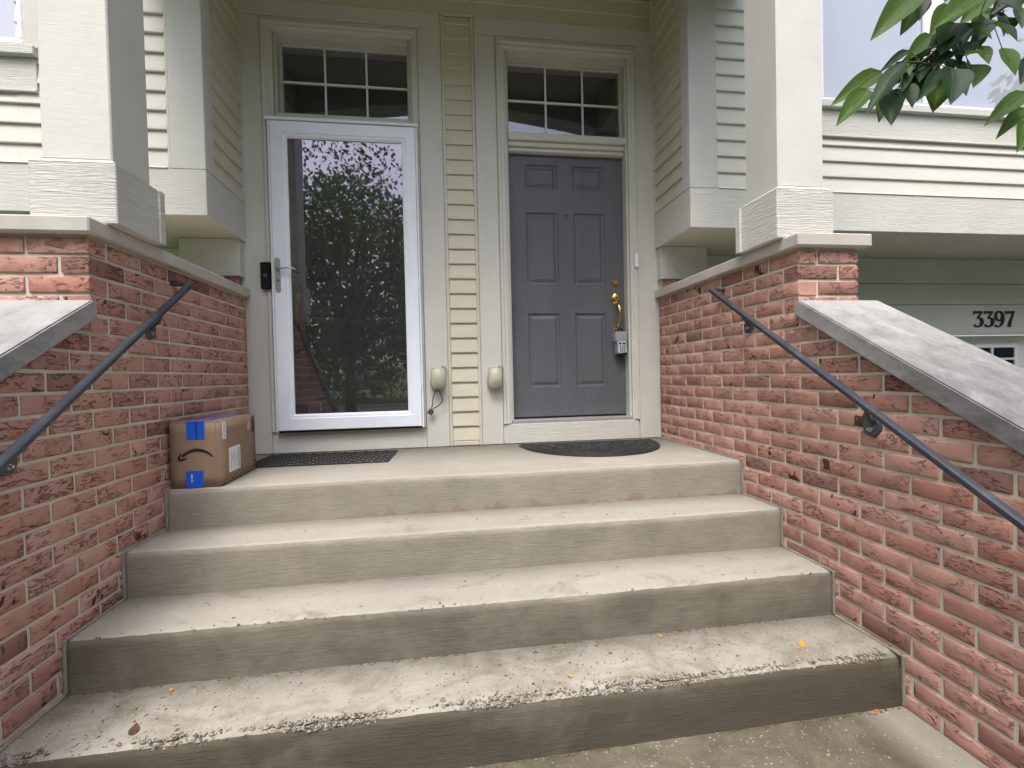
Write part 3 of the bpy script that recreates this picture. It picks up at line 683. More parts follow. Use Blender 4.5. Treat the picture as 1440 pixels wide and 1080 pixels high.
# ------------------------------------------------------------------ porch posts
def post(side, x0, x1, label):
    t = thing('porch_post', label, 'post', ((x0+x1)/2, -1.23, 1.118)); y0, y1 = -1.382, -1.082
    b = MB(); bm = bmesh.new(); g = .0
    b.box(x0, x1, y0, y1, 1.1185, 1.352, .004); b.build('post_base', 'post_paint', t)
    b = MB(); i = .026
    vs = [(x0+.001, y0+.001, 1.3525), (x1-.001, y0+.001, 1.3525), (x1-.001, y1-.001, 1.3525), (x0+.001, y1-.001, 1.3525), (x0+i, y0+i, 1.372), (x1-i, y0+i, 1.372), (x1-i, y1-i, 1.372), (x0+i, y1-i, 1.372)]
    b.add(vs, [(0,1,5,4),(1,2,6,5),(2,3,7,6),(3,0,4,7),(3,2,1,0),(4,5,6,7)]); b.build('base_bevel', 'post_paint', t)
    b = MB(); b.box(x0+i+.002, x1-i-.002, y0+i+.002, y1-i-.002, 1.3725, 2.975, .005); b.build('shaft', 'shaft_paint', t)
    sx0, sx1 = (x1-.040, x1+.0) if side < 0 else (x0, x0+.04)
    # corner boards on the inner base face
    b = MB(); xe = x1+.001 if side < 0 else x0-.001; a, c = sorted((xe, xe+(-side)*.012)); b.box(a, c, y1-.034, y1+.004, 1.119, 1.350, .002); b.build('base_trim', 'post_paint', t)
post(-1, -1.612, -1.312, 'square pale porch post on the brick wall above the parcel')
post(1, 1.490, 1.788, 'square pale porch post on the brick wall beside the garage')

# ------------------------------------------------------------------ doors
def panel_door(t, x0, x1, z0, z1, y, cols, rows, mat):
    """slab with sunk mouldings; every panel its own part"""
    xs = sorted({x0, x1, *[q for c in cols for q in c]}); zs = sorted({z0, z1, *[q for r in rows for q in r]})
    b = MB()
    for i in range(len(xs)-1):
        for j in range(len(zs)-1):
            if (xs[i], xs[i+1]) in cols and (zs[j], zs[j+1]) in rows: continue
            b.add([(xs[i], y, zs[j]), (xs[i+1], y, zs[j]), (xs[i+1], y, zs[j+1]), (xs[i], y, zs[j+1])], [(0, 1, 2, 3)])
    b.add([(x0, y, z0), (x1, y, z0), (x1, y, z1), (x0, y, z1), (x0, y+.044, z0), (x1, y+.044, z0), (x1, y+.044, z1), (x0, y+.044, z1)], [(0,4,5,1),(1,5,6,2),(2,6,7,3),(3,7,4,0),(4,7,6,5)])
    me = bpy.data.meshes.new('slab'); me.from_pydata(b.v, [], b.f); me.materials.append(MATS[mat]); link('slab', me, t)
    for c in cols:
        for r in rows:
            p = MB(); rings = [(0, 0), (.006, .009), (.016, .011), (.020, .011), (.042, .002), (.046, .0025)]; vs = []
            for (d, dy) in rings: vs += [(c[0]+d, y+dy, r[0]+d), (c[1]-d, y+dy, r[0]+d), (c[1]-d, y+dy, r[1]-d), (c[0]+d, y+dy, r[1]-d)]
            fs = [(k*4+j, k*4+(j+1) % 4, (k+1)*4+(j+1) % 4, (k+1)*4+j) for k in range(len(rings)-1) for j in range(4)]+[tuple((len(rings)-1)*4+j for j in range(4))]
            me = bpy.data.meshes.new('panel'); me.from_pydata(vs, [], fs); me.materials.append(MATS[mat]); link('panel', me, t)
def handle_set(t, x, zb, zh, y, mat, mat2, grip=.25):
    b = MB(); b.disc((x, y+.004, zb), (0, -1, 0), .031, .014, 28, 0, .005); db = b.build('deadbolt', mat2, t)
    b = MB(); b.disc((x, y-.011, zb), (0, -1, 0), .018, .008, 20, 0, .003); b.box(x-.002, x+.002, y-.0215, y-.0195, zb-.008, zb+.008); b.build('key_cylinder', mat, db)
    b = MB(); n = 24
    pts = [(.036*math.cos(2*math.pi*k/n), .052*math.sin(2*math.pi*k/n)) for k in range(n)]
    vs = [(x+p[0], y+.003, zh+p[1]) for p in pts]+[(x+p[0], y-.006, zh+p[1]) for p in pts]+[(x+p[0]*.72, y-.015, zh+p[1]*.78) for p in pts]+[(x+p[0]*.35, y-.018, zh+p[1]*.4) for p in pts]
    b.add(vs, [(k*n+j, k*n+(j+1) % n, (k+1)*n+(j+1) % n, (k+1)*n+j) for k in range(3) for j in range(n)]+[tuple(range(n)), tuple(range(4*n-1, 3*n-1, -1))], 0, True)
    b.tube([(x, y-.012, zh+.006), (x, y-.026, zh+.012), (x, y-.045, zh+.014)], [.009, .008, .004], 10)
    hs_ = b.build('handle_plate', mat, t)
    b = MB(); b.tube([(x+.002, y-.008, zh-.032), (x+.006, y-.040, zh-.042), (x+.010, y-.055, zh-.075), (x+.010, y-.058, zh-.12), (x+.005, y-.052, zh-.175), (x, y-.040, zh-.215), (x-.002, y-.018, zh-.235), (x-.002, y+.003, zh-.238)], [.010, .012, .013, .011, .009, .008, .010, .013], 12)
    b.disc((x-.002, y+.003, zh-.238), (0, -1, 0), .019, .010, 18, 0, .004); b.build('grip', mat, hs_)
DY = .100
t = thing('entry_door', 'scuffed slate grey six-panel entry door with brass handle', 'door', (.88, DY, .172))
C1, C2 = (.562, .806), (.926, 1.170); ROWS = [(.404, .962), (1.180, 1.720), (1.893, 2.076)]
panel_door(t, .4275, 1.3185, .176, 2.175, DY, [C1, C2], ROWS, 'door_grey')
handle_set(t, 1.248, 1.200, 1.072, DY, 'brass', 'old_brass')
b = MB(); b.disc((.868, DY+.002, 1.700), (0, -1, 0), .008, .004, 12); b.build('peephole', 'black_plastic', t)
b = MB(); b.box(.430, 1.316, DY-.004, DY+.002, .1725, .185, .001); b.build('door_sweep', 'black_plastic', t)
t = thing('entry_door', 'dark brown six-panel entry door behind the storm door glass', 'door', (-.71, DY, .172))
panel_door(t, -1.150, -.272, .176, 2.19, DY, [(-1.015, -.775), (-.650, -.410)], [(.40, .96), (1.18, 1.72), (1.87, 2.05)], 'door_dark')
handle_set(t, -1.083, 1.20, 1.07, DY, 'old_brass', 'old_brass')

# storm door
t = thing('storm_door', 'white full-glass storm door reflecting trees', 'door', (-.72, -.02, .15))
sx0, sx1, sz0, sz1 = -1.186, -.236, .160, 2.232; gx0, gx1, gz0, gz1 = -1.080, -.329, .270, 2.124; ya, yb = -.052, -.020
b = MB()     # mitred frame with a stepped inner bead
rings = [(sx0, sx1, sz0, sz1, yb), (sx0, sx1, sz0, sz1, ya+.004), (sx0+.004, sx1-.004, sz0+.004, sz1-.004, ya), (gx0-.030, gx1+.030, gz0-.030, gz1+.030, ya), (gx0-.027, gx1+.027, gz0-.027, gz1+.027, ya+.005), (gx0-.010, gx1+.010, gz0-.010, gz1+.010, ya+.007), (gx0-.006, gx1+.006, gz0-.006, gz1+.006, ya+.012), (gx0, gx1, gz0, gz1, ya+.014), (gx0, gx1, gz0, gz1, yb)]
vs = []
for (a, c, d, e, y) in rings: vs += [(a, y, d), (c, y, d), (c, y, e), (a, y, e)]
n = len(rings); b.add(vs, [(k*4+j, k*4+(j+1) % 4, (k+1)*4+(j+1) % 4, (k+1)*4+j) for k in range(n-1) for j in range(4)]+[((n-1)*4+j, (n-1)*4+(j+1) % 4, (j+1) % 4, j) for j in range(4)])
b.build('frame', 'white_paint', t)
box('glass', 'storm_glass', t, gx0-.0, gx1+.0, -.030, -.026, gz0, gz1, 0)
b = MB(); b.box(sx0-.014, sx0-.002, -.046, -.0165, .150, 2.234, .002); b.box(sx1+.002, sx1+.014, -.046, -.0165, .150, 2.234, .002); b.build('side_rail', 'white_paint', t)
b = MB(); b.prism([(-.0165, 2.2355), (-.066, 2.2345), (-.066, 2.244), (-.054, 2.258), (-.0165, 2.264)], 'x', sx0-.024, sx1+.020); b.build('drip_cap', 'white_paint', t)
b = MB(); b.box(sx0+.004, sx1-.004, -.044, -.022, .147, .1595, .001); b.build('bottom_sweep', 'black_plastic', t)
for z in (.45, 1.15, 1.85):
    b = MB(); b.tube([(sx1+.001, -.0515, z-.035), (sx1+.001, -.0515, z+.035)], .004, 8); b.build('hinge', 'white_paint', t)
hx = -1.158; b = MB(); pl = []
for k in range(9): a = math.pi*k/8; pl.append((hx+.017*math.cos(a), 1.302+.017*math.sin(a)))
for k in range(9): a = math.pi+math.pi*k/8; pl.append((hx+.017*math.cos(a), 1.110+.017*math.sin(a)))
b.prism(pl, 'y', ya-.008, ya+.001); hp = b.build('handle_plate', 'nickel', t)
b = MB(); b.disc((hx-.003, ya-.007, 1.245), (0, -1, 0), .012, .022, 16, 0, .003); b.tube([(hx-.003, ya-.026, 1.245), (hx+.03, ya-.034, 1.243), (hx+.075, ya-.036, 1.249), (hx+.105, ya-.034, 1.244), (hx+.122, ya-.032, 1.234)], [.008, .007, .0065, .006, .0045], 10); b.build('lever', 'nickel', hp)
b = MB(); b.disc((hx+.002, ya-.007, 1.168), (0, -1, 0), .009, .006, 14, 0, .001); b.build('lock_cylinder', 'old_brass', hp)
b = MB(); b.box(hx-.008, hx+.012, yb, yb+.015, 1.12, 1.29, .003); b.tube([(hx+.004, yb+.012, 1.225), (hx+.01, yb+.042, 1.225), (hx+.06, yb+.046, 1.235), (hx+.115, yb+.042, 1.215)], [.008, .007, .006, .005], 8); b.build('inner_handle', 'nickel', t)

# garage door
t = thing('garage_door', 'white panelled garage door with small divided windows below the house number', 'garage door', (5.6, .30, GZ))
gy = .300; gx_0, gx_1 = 3.30, 8.2
for i, (z0, z1) in enumerate(((GZ+.002, -.37), (-.367, 0), (.003, .377), (.38, .766))):
    sec = box('section', 'garage_paint', t, gx_0, gx_1, gy, gy+.045, z0, z1, .004)
    if i < 3:
        for k in range(6): box('panel', 'garage_paint', sec, gx_0+.12+k*.8, gx_0+.76+k*.8, gy-.008, gy+.001, z0+.07, z1-.07, .006)
for k in range(4):
    x0 = 4.66+k*.78-.78*(0 if k < 4 else 5); x1 = x0+.56; z0, z1 = .420, .690
    w = MB(); f = .035
    w.box(x0, x1, gy-.018, gy-.0005, z0, z0+f, .004); w.box(x0, x1, gy-.018, gy-.0005, z1-f, z1, .004); w.box(x0, x0+f, gy-.017, gy-.0005, z0+f, z1-f, .004); w.box(x1-f, x1, gy-.017, gy-.0005, z0+f, z1-f, .004)
    xm = (x0+x1)/2; zm = (z0+z1)/2-.004
    w.box(xm-.012, xm+.012, gy-.016, gy-.0005, z0+f, z1-f, .003); w.box(x0+f, xm-.0125, gy-.0155, gy-.0005, zm-.010, zm+.010, .003); w.box(xm+.0125, x1-f, gy-.0155, gy-.0005, zm-.010, zm+.010, .003)
    w = w.build('window', 'white_vinyl', t)
    for (a, c) in ((x0+f, xm-.012), (xm+.012, x1-f)):
        for (d, e) in ((z0+f, zm-.010), (zm+.010, z1-f)): box('pane', 'dark_glass', w, a, c, gy-.006, gy-.0004, d, e, 0)

# house number 3397
def ribbon(b, pts, ws, y0, y1, tf):
    n = len(pts); L = []; Rr = []
    for i in range(n):
        a, c = pts[max(i-1, 0)], pts[min(i+1, n-1)]; d = Vector((c[0]-a[0], c[1]-a[1])).normalized(); nn = Vector((-d.y, d.x)); p = Vector(pts[i]); L.append(p+nn*ws[i]/2); Rr.append(p-nn*ws[i]/2)
    for i in range(n-1):
        q = [tf(L[i]), tf(L[i+1]), tf(Rr[i+1]), tf(Rr[i])]
        vs = [(u, y0, v) for u, v in q]+[(u, y1, v) for u, v in q]
        b.add(vs, [(0, 1, 2, 3), (7, 6, 5, 4), (0, 4, 5, 1), (1, 5, 6, 2), (2, 6, 7, 3), (3, 7, 4, 0)])
def spline(pts, ws, m=5):
    P, Wd = [], []
    for i in range(len(pts)-1):
        p = [pts[max(i-1, 0)], pts[i], pts[i+1], pts[min(i+2, len(pts)-1)]]
        for k in range(m):
            t_ = k/m; f = lambda a, b_, c, d: .5*((2*b_)+(-a+c)*t_+(2*a-5*b_+4*c-d)*t_*t_+(-a+3*b_-3*c+d)*t_**3)
            P.append((f(*[q[0] for q in p]), f(*[q[1] for q in p]))); Wd.append(ws[i]+(ws[i+1]-ws[i])*t_)
    P.append(pts[-1]); Wd.append(ws[-1]); return P, Wd
G3 = [([(.05, .80), (.07, .93)], [.05, .05], 0), ([(.06, .92), (.62, .92)], [.15, .15], 0), ([(.63, .96), (.30, .56)], [.09, .09], 0), ([(.28, .56), (.46, .56), (.60, .44), (.62, .27), (.50, .09), (.28, .04), (.07, .12)], [.07, .11, .20, .21, .13, .08, .13], 1)]
G9 = [([(.34+.25*math.cos(R(a)), .68+.28*math.sin(R(a))) for a in range(0, 361, 20)], [.08+.11*abs(math.cos(R(a))) for a in range(0, 361, 20)], 0), ([(.60, .72), (.61, .48), (.54, .22), (.36, .05), (.14, .04), (.08, .13)], [.19, .20, .16, .09, .10, .14], 1)]
G7 = [([(.06, .93), (.07, .78)], [.05, .04], 0), ([(.04, .91), (.66, .91)], [.17, .17], 0), ([(.66, .98), (.48, .58), (.35, .25), (.30, .0)], [.07, .14, .19, .22], 1)]
t = thing('house_number', 'black house number 3397 on the board above the garage door', 'house number', (4.81, .18, .84))
x = 4.592
for g in (G3, G3, G9, G7):
    b = MB(); hgt = .143
    for qi, (pts, ws, sm) in enumerate(g):
        if sm: pts, ws = spline(pts, ws)
        e = qi*.0006
        ribbon(b, pts, ws, .176-e, .1835, lambda p, x=x: (x+p[0]*hgt*1.05, .837+p[1]*hgt))
    b.build('digit', 'number_paint', t); x += .112

# ------------------------------------------------------------------ small fittings by the doors
t = thing('doorbell_camera', 'black rectangular doorbell camera on the casing left of the storm door', 'doorbell', (-1.240, -.02, 1.11))
b = MB(); b.prism([(-1.272, .0), (-1.209, -.0165), (-1.209, -.022), (-1.272, -.012)], 'z', 1.117, 1.292); b.build('mount', 'black_plastic', t)
b = MB(); b.box(-1.272, -1.2105, -.046, -.0225, 1.114, 1.294, .006); bd = b.build('body', 'black_plastic', t)
b = MB(); b.disc((-1.241, -.0455, 1.205), (0, -1, 0), .014, .003, 20, 0, .001); b.build('button', 'rail_paint', bd); b = MB(); b.disc((-1.241, -.0455, 1.258), (0, -1, 0), .011, .003, 20, 0, .001); b.build('lens', 'dark_glass', bd)
t = thing('doorbell', 'small white doorbell button on the casing beside the grey door', 'doorbell', (1.372, -.014, 1.29))
box('body', 'white_vinyl', t, 1.358, 1.386, -.030, -.0125, 1.290, 1.392, .003); box('button', 'label_white', t, 1.365, 1.379, -.034, -.0295, 1.325, 1.350, .002)
def outlet_cover(x, label, z=.485):
    t = thing('outlet_cover', label, 'outlet cover', (x, 0, z-.08))
    box('back_plate', 'cover_plastic', t, x-.042, x+.050, -.014, -.0005, z-.066, z+.078, .003)
    b = MB(); bk = [(-.058, -.046), (-.030, -.082), (.052, -.080), (.052, .070), (-.040, .074), (-.050, .01)]; fr = [(-.040, -.044), (-.022, -.062), (.047, -.062), (.047, .064), (-.028, .066), (-.033, .0)]
    n = len(bk); rg = [[(x+p[0], -.012, z+p[1]) for p in bk], [(x+p[0]*.98, -.040, z+p[1]*.98) for p in bk], [(x+.4*q[0]+.6*p[0], -.070, z+.4*q[1]+.6*p[1]) for p, q in zip(bk, fr)], [(x+p[0], -.084, z+p[1]) for p in fr]]
    bm = bmesh.new(); V = [[bm.verts.new(p) for p in r] for r in rg]
    for k in range(3):
        for j in range(n): bm.faces.new((V[k][j], V[k][(j+1) % n], V[k+1][(j+1) % n], V[k+1][j]))
    bm.faces.new(V[0]); bm.faces.new(V[3]); bmesh.ops.recalc_face_normals(bm, faces=bm.faces); bmesh.ops.bevel(bm, geom=list(bm.edges), offset=.005, segments=2, affect='EDGES')
    b.bm(bm, 0, True); b.build('hood', 'cover_plastic', t)
    b = MB(); b.tube([(x+.030, -.006, z+.068), (x+.034, -.030, z+.088), (x+.046, -.034, z+.086), (x+.060, -.030, z+.064), (x+.063, -.006, z+.052)], .0032, 8); b.build('hinge_wire', 'nickel', t)
    return t
outlet_cover(-.120, 'weathered plastic outlet cover beside the storm door with a cable below', .492)
outlet_cover(.284, 'weathered plastic outlet cover left of the grey door', .486)
t = thing('hanging_cable', 'thin black looped cable with a grey tag hanging from an outlet cover', 'cable', (-.13, -.03, .28))
b = MB(); P = [(-.131, -.030, .412), (-.142, -.036, .395), (-.158, -.040, .35), (-.162, -.040, .31), (-.171, -.038, .275)]; b.tube(P, .0033, 8); b.tube([(-.131, -.030, .412), (-.108, -.034, .392), (-.092, -.040, .35), (-.094, -.042, .325), (-.120, -.040, .298), (-.152, -.038, .282), (-.163, -.037, .270)], .0033, 8); b.build('cord', 'black_plastic', t)
b = MB(); q = [(math.cos(R(a))*.026, math.sin(R(a))*.026) for a in (12, 102, 192, 282)]; b.prism([(-.176+u, .255+v) for u, v in q], 'y', -.043, -.033); b.build('tag', 'rail_paint', t)

# lock box hung on the brass grip
t = thing('key_lockbox', 'grey keypad lock box hanging from the brass door handle', 'lock box', (1.258, .04, .63))
lx, lz = 1.262, .735
b = MB(); b.tube([(lx-.022, .040, lz+.065), (lx-.022, .040, lz+.092), (lx-.014, .040, lz+.102), (lx+.004, .040, lz+.102), (lx+.012, .040, lz+.092), (lx+.012, .040, lz+.065)], .006, 8); b.build('shackle', 'black_plastic', t)
bm = bmesh.new(); b = MB()
o2 = [(-.046, .078), (.040, .078), (.044, .050), (.044, .012), (.036, -.010), (.038, -.040), (.043, -.086), (-.032, -.092), (-.036, -.045), (-.034, -.012), (-.048, .010), (-.050, .050)]
def ring(y, k): return [bm.verts.new((lx+p[0]*k, y, lz+p[1]*k)) for p in o2]
V = [ring(.095, 1.0), ring(.040, 1.04), ring(.018, .96)]
n = len(o2)
for k in range(2):
    for j in range(n): bm.faces.new((V[k][j], V[k][(j+1) % n], V[k+1][(j+1) % n], V[k+1][j]))
bm.faces.new(V[0]); bm.faces.new(V[2]); bmesh.ops.recalc_face_normals(bm, faces=bm.faces); bmesh.ops.bevel(bm, geom=list(bm.edges), offset=.003, segments=2, affect='EDGES'); b.bm(bm); bd = b.build('body', 'lockbox_grey', t)
b = MB(); b.prism([(lx-.030, lz-.082), (lx+.037, lz-.078), (lx+.031, lz-.010), (lx+.034, lz+.004), (lx-.028, lz+.004), (lx-.030, lz-.012)], 'y', .0145, .0185); b.build('keypad_plate', 'keypad_white', bd)
b = MB(); b.prism([(lx-.036, lz+.014), (lx+.036, lz+.014), (lx+.033, lz+.066), (lx-.036, lz+.068)], 'y', .0155, .0185); b.build('key_door', 'lockbox_grey', bd)
b = MB(); b.box(lx-.024, lx-.006, .0128, .0146, lz-.020, lz-.004); b.box(lx+.004, lx+.024, .0128, .0146, lz-.020, lz-.004)
for r_ in range(4):
    for c_ in range(3): b.box(lx-.018+c_*.016, lx-.008+c_*.016, .0128, .0146, lz-.036-r_*.0125, lz-.0285-r_*.0125)
b.build('keypad_buttons', 'print_black', bd)
b = MB(); b.prism([(lx-.034, lz-.086), (lx+.045, lz-.082), (lx+.030, lz-.102), (lx-.020, lz-.106)], 'y', .024, .075); b.disc((lx+.006, .05, lz-.098), (0, 0, -1), .009, .016, 12); b.build('bottom_bumper', 'black_plastic', bd)

# ------------------------------------------------------------------ parcel
PX, PY, PA = -1.258, -.762, R(1.6); PWD, PDP, PHT = .222, .450, .312
t = thing('parcel_box', 'brown cardboard parcel with blue tape and black curved arrow on the landing', 'box', (PX, PY, .0015)); t.rotation_euler = (0, 0, PA)
def part(b, name, mat, parent=t):       # parts of the parcel are modelled in its own frame
    me = b.mesh(name, mat); o = bpy.data.objects.new(name, me); COL.objects.link(o); o.parent = parent; return o
w2, d2 = PWD/2, PDP/2
bm = bmesh.new(); bmesh.ops.create_cube(bm, size=1)
for v in bm.verts: v.co = Vector((v.co.x*PWD, v.co.y*PDP, PHT/2+v.co.z*PHT))
bmesh.ops.subdivide_edges(bm, edges=bm.edges[:], cuts=5, use_grid_fill=True)
for v in bm.verts:
    a = v.co; bul = (1-(abs(a.x)/w2)**2)*(1-(abs(a.z-PHT/2)/(PHT/2))**2)
    if abs(abs(a.x)-w2) < 1e-4: a.x += math.copysign(.004, a.x)*(1-(a.y/d2)**2)*(1-((a.z-PHT/2)/(PHT/2))**2)
    if abs(abs(a.y)-d2) < 1e-4: a.y += math.copysign(.0025, a.y)*bul
bmesh.ops.bevel(bm, geom=[e for e in bm.edges if len(e.link_faces) == 2 and e.calc_face_angle(0) > 1.2], offset=.003, segments=2, affect='EDGES')
b = MB(); b.bm(bm, 0, True); part(b, 'carton', 'cardboard')
b = MB(); b.box(-w2+.004, w2-.004, -d2-.0008, -d2+.004, PHT-.0035, PHT+.0010, .0005); b.box(w2-.022, w2-.0205, -d2-.0032, -d2+.001, .004, PHT-.004); part(b, 'flap_edge', 'cardboard')
def front(b, x0, x1, z0, z1, e=.0034): b.box(x0, x1, -d2-e, -d2+.001, z0, z1)
b = MB(); front(b, -w2+.075, -w2+.152, PHT-.083, PHT+.001); part(b, 'tape', 'tape_blue')
b = MB(); front(b, -w2+.066, -w2+.142, -.0005, .080); part(b, 'tape', 'tape_blue')
b = MB(); b.box(-w2+.078, -w2+.150, -d2+.0015, d2-.004, PHT-.001, PHT+.0030); part(b, 'tape', 'tape_violet')
# curved arrow print
b = MB(); P, Wd = spline([(-.054, .150), (-.030, .168), (0, .178), (.030, .176), (.058, .163), (.078, .144)], [.010, .013, .0145, .0135, .010, .004], 6); 
for seg in range(1):
    ribbon(b, [(x, z) for x, z in P], Wd, -d2-.0040, -d2-.0005, lambda p: (p[0]-.004, p[1]))
ribbon(b, *spline([(-.056, .166), (-.068, .146), (-.066, .134)], [.004, .009, .010], 4), -d2-.0043, -d2-.0005, lambda p: (p[0]-.004, p[1]))
ribbon(b, *spline([(-.070, .138), (-.056, .134), (-.034, .141)], [.010, .010, .004], 4), -d2-.0046, -d2-.0005, lambda p: (p[0]-.004, p[1]))
part(b, 'printed_arrow', 'print_black')
def text(s, size, name, mat, loc, rot, parent):
    c = bpy.data.curves.new(name, 'FONT'); c.body = s; c.size = size; c.align_x = 'CENTER'; c.align_y = 'CENTER'; c.offset = size*.012
    o = bpy.data.objects.new(name, c); COL.objects.link(o); dg = bpy.context.evaluated_depsgraph_get(); me = bpy.data.meshes.new_from_object(o.evaluated_get(dg)); bpy.data.objects.remove(o)
    me.materials.append(MATS[mat]); q = bpy.data.objects.new(name, me); COL.objects.link(q); q.parent = parent; q.location = loc; q.rotation_euler = rot
text('and now it', .020, 'tape_lettering', 'print_navy', (-w2+.119, -d2-.0040, PHT-.042), (R(90), R(90), 0), t)
text('use it.', .017, 'tape_lettering', 'label_white', (-w2+.094, -d2-.0040, .044), (R(90), R(90), 0), t)
def sidep(b, y0, y1, z0, z1, e=.0050): b.box(w2+.0005, w2+e, y0, y1, z0, z1)
b = MB(); sidep(b, -d2+.018, -d2+.054, PHT-.090, PHT-.006, .0030); lb = part(b, 'label', 'label_white')
b = MB()
for k in range(11): z = PHT-.084+k*.007; sidep(b, -d2+.025, -d2+.031+.012*((k*7) % 3 > 0), z, z+.0035, .0034)
part(b, 'label_print', 'label_grey', lb)
b = MB(); sidep(b, -d2+.080, -d2+.215, .050, .172); lb = part(b, 'shipping_label', 'label_white')
b = MB()
for k in range(20): z = .058+k*.0052; sidep(b, -d2+.184, -d2+.206, z, z+.0022+.001*((k*5) % 3), .0054)
for k in range(6): yy = -d2+.098+k*.015; sidep(b, yy, yy+.0035,   .070+.01*((k*3) % 4), .158-.012*((k*5) % 3), .0054)
part(b, 'label_print', 'label_grey', lb)
b = MB(); vs = [(.330, PHT-.076), (.36, PHT-.080), (.370, PHT-.038), (.342, PHT-.036)]; b.prism([(-d2+u, v) for u, v in vs], 'x', w2+.0005, w2+.0050); part(b, 'pink_sticker', 'label_pink')
b = MB()
for k in range(9): z = PHT-.098+k*.0095; sidep(b, d2-.045, d2-.018, z, z+.0045, .0030)
sidep(b, d2-.052, d2-.0485, PHT-.10, PHT-.01, .0030); sidep(b, d2-.03, d2-.01, .018, .03, .003); sidep(b, d2-.03, d2-.01, .045, .055, .003)
part(b, 'printed_marks', 'print_black')
b = MB(); sidep(b, -d2+.003, -d2+.022, .004, .008, .0028); part(b, 'printed_marks', 'print_black')

# ------------------------------------------------------------------ door mats
t = thing('door_mat', 'rectangular black rubber mat with woven openwork in front of the storm door', 'door mat', (-.82, -.315, .001)); t.rotation_euler = (0, 0, R(-2.2))
MWX, MWY = .412, .212; b = MB(); b.box(-MWX, MWX, -MWY, -MWY+.016, 0, .009, .002); b.box(-MWX, MWX, MWY-.016, MWY, 0, .009, .002); b.box(-MWX, -MWX+.016, -MWY+.0165, MWY-.0165, 0, .009, .002); b.box(MWX-.016, MWX, -MWY+.0165, MWY-.0165, 0, .009, .002)
b2 = part(b, 'rim', 'rubber', t)
b = MB()
nr, nc = 11, 24
for r_ in range(nr):
    y = -MWY+.022+r_*(2*MWY-.044)/(nr-1); pts = []
    for k in range(nc*3+1):
        u = -MWX+.010+k*(2*MWX-.02)/(nc*3); pts.append((u, y+.0120*math.sin(2*math.pi*k/6+(r_ % 2)*math.pi), .0055+.0035*math.cos(2*math.pi*k/6+(r_ % 2)*math.pi)))
    b.tube(pts, .0052, 5, 0, True)
kind(part(b, 'woven_ribs', 'rubber', t), 'stuff')
t = thing('door_mat', 'half-round black rubber mat with raised scrolls in front of the grey door', 'door mat', (.925, -.125, .001)); t.rotation_euler = (0, 0, R(-1.5))
RX, RY = .490, .585; b = MB(); n = 40
def half(k, z, kx): return [(k*RX*math.cos(math.pi+math.pi*i/n), k*RY*math.sin(math.pi+math.pi*i/n)+kx, z) for i in range(n+1)]
a0, a1, a2 = half(1, 0, 0), half(1, .007, 0), half(.985, .010, -.004)
b.add(a0+a1+a2, [(r_*(n+1)+j, r_*(n+1)+(j+1) % (n+1), (r_+1)*(n+1)+(j+1) % (n+1), (r_+1)*(n+1)+j) for r_ in range(2) for j in range(n+1)]+[tuple(range(n+1)), tuple(range(3*n+2, 2*n+1, -1))]); part(b, 'base', 'rubber', t)
b = MB()
for k in (.95, .86): b.tube([(k*RX*math.cos(math.pi+math.pi*i/30), k*RY*math.sin(math.pi+math.pi*i/30)-.008, .0105) for i in range(31)], .0042, 6)
b.tube([(-RX*.96, -.014, .0105), (RX*.96, -.014, .0105)], .0042, 6); 
def scroll(cx, cy, r, a0, turns, sg):
    P = []
    for i in range(26): u = i/25; a = a0+sg*turns*2*math.pi*u; rr = r*(1-.78*u); P.append((cx+rr*math.cos(a), cy+rr*math.sin(a), .0105))
    b.tube(P, .0040, 6)
for sg in (-1, 1):
    for (cx, cy, r, a0, tn) in ((.10, -.40, .085, 1.6, 1.3), (.24, -.31, .075, 0, 1.3), (.33, -.16, .080, 3, 1.3), (.14, -.20, .080, -1.5, 1.4), (.21, -.09, .060, 2, 1.2), (.05, -.07, .045, 1, 1.2), (.36, -.06, .04, 0, 1.1), (.20, -.42, .05, 3, 1.1)):
        scroll(sg*cx, cy, r, a0 if sg > 0 else math.pi-a0, tn, sg)
b.tube([(0, -.02, .0105), (0, -.49, .0105)], .004, 6)
kind(part(b, 'scroll_relief', 'rubber', t), 'stuff')

# ------------------------------------------------------------------ leaves
def leaf_mesh(name, mat, L=1.0, Wd=.5, fold=.18, droop=.25, n=7, th=0):
    b = MB(); vs = []
    for i in range(n+1):
        u = i/n; w = Wd/2*(math.sin(math.pi*u**.72)**.85 if 0 < u < 1 else 0.0)*(1-.25*u); z = -droop*u*u*L*.5
        wob = .05*math.sin(u*9)
        vs += [(u*L, -w*L, z+fold*w*L+wob*w*L), (u*L, -w*.5*L, z+fold*.35*w*L), (u*L, 0, z), (u*L, w*.5*L, z+fold*.35*w*L), (u*L, w*L, z+fold*w*L-wob*w*L)]
    fs = [(i*5+j, (i+1)*5+j, (i+1)*5+j+1, i*5+j+1) for i in range(n) for j in range(4)]
    b.add(vs, fs, 0, True); me = bpy.data.meshes.new(name); me.from_pydata(b.v, [], b.f); me.materials.append(MATS[mat])
    for p in me.polygons: p.use_smooth = True
    return me
def fallen(px, py, mat, L, label, z=None):
    """leaf lying on the concrete where the photo shows it"""
    d = (CF + CR*((px-720)/FPX) - CU*((py-540)/FPX)); s = (z-CAM.z)/d.z; p = CAM+d*s
    me = leaf_mesh('fallen_leaf', mat, L, random.uniform(.5, .65), .22, -.2); o = bpy.data.objects.new('fallen_leaf', me); COL.objects.link(o); o.location = (p.x, p.y, z+.0015); o.rotation_euler = (random.uniform(-.08, .08), random.uniform(-.05, .02), random.uniform(0, 6.28)); tag(o, label, 'leaf', 'fallen leaves on the steps')
Z3, Z2 = -3*H, -2*H
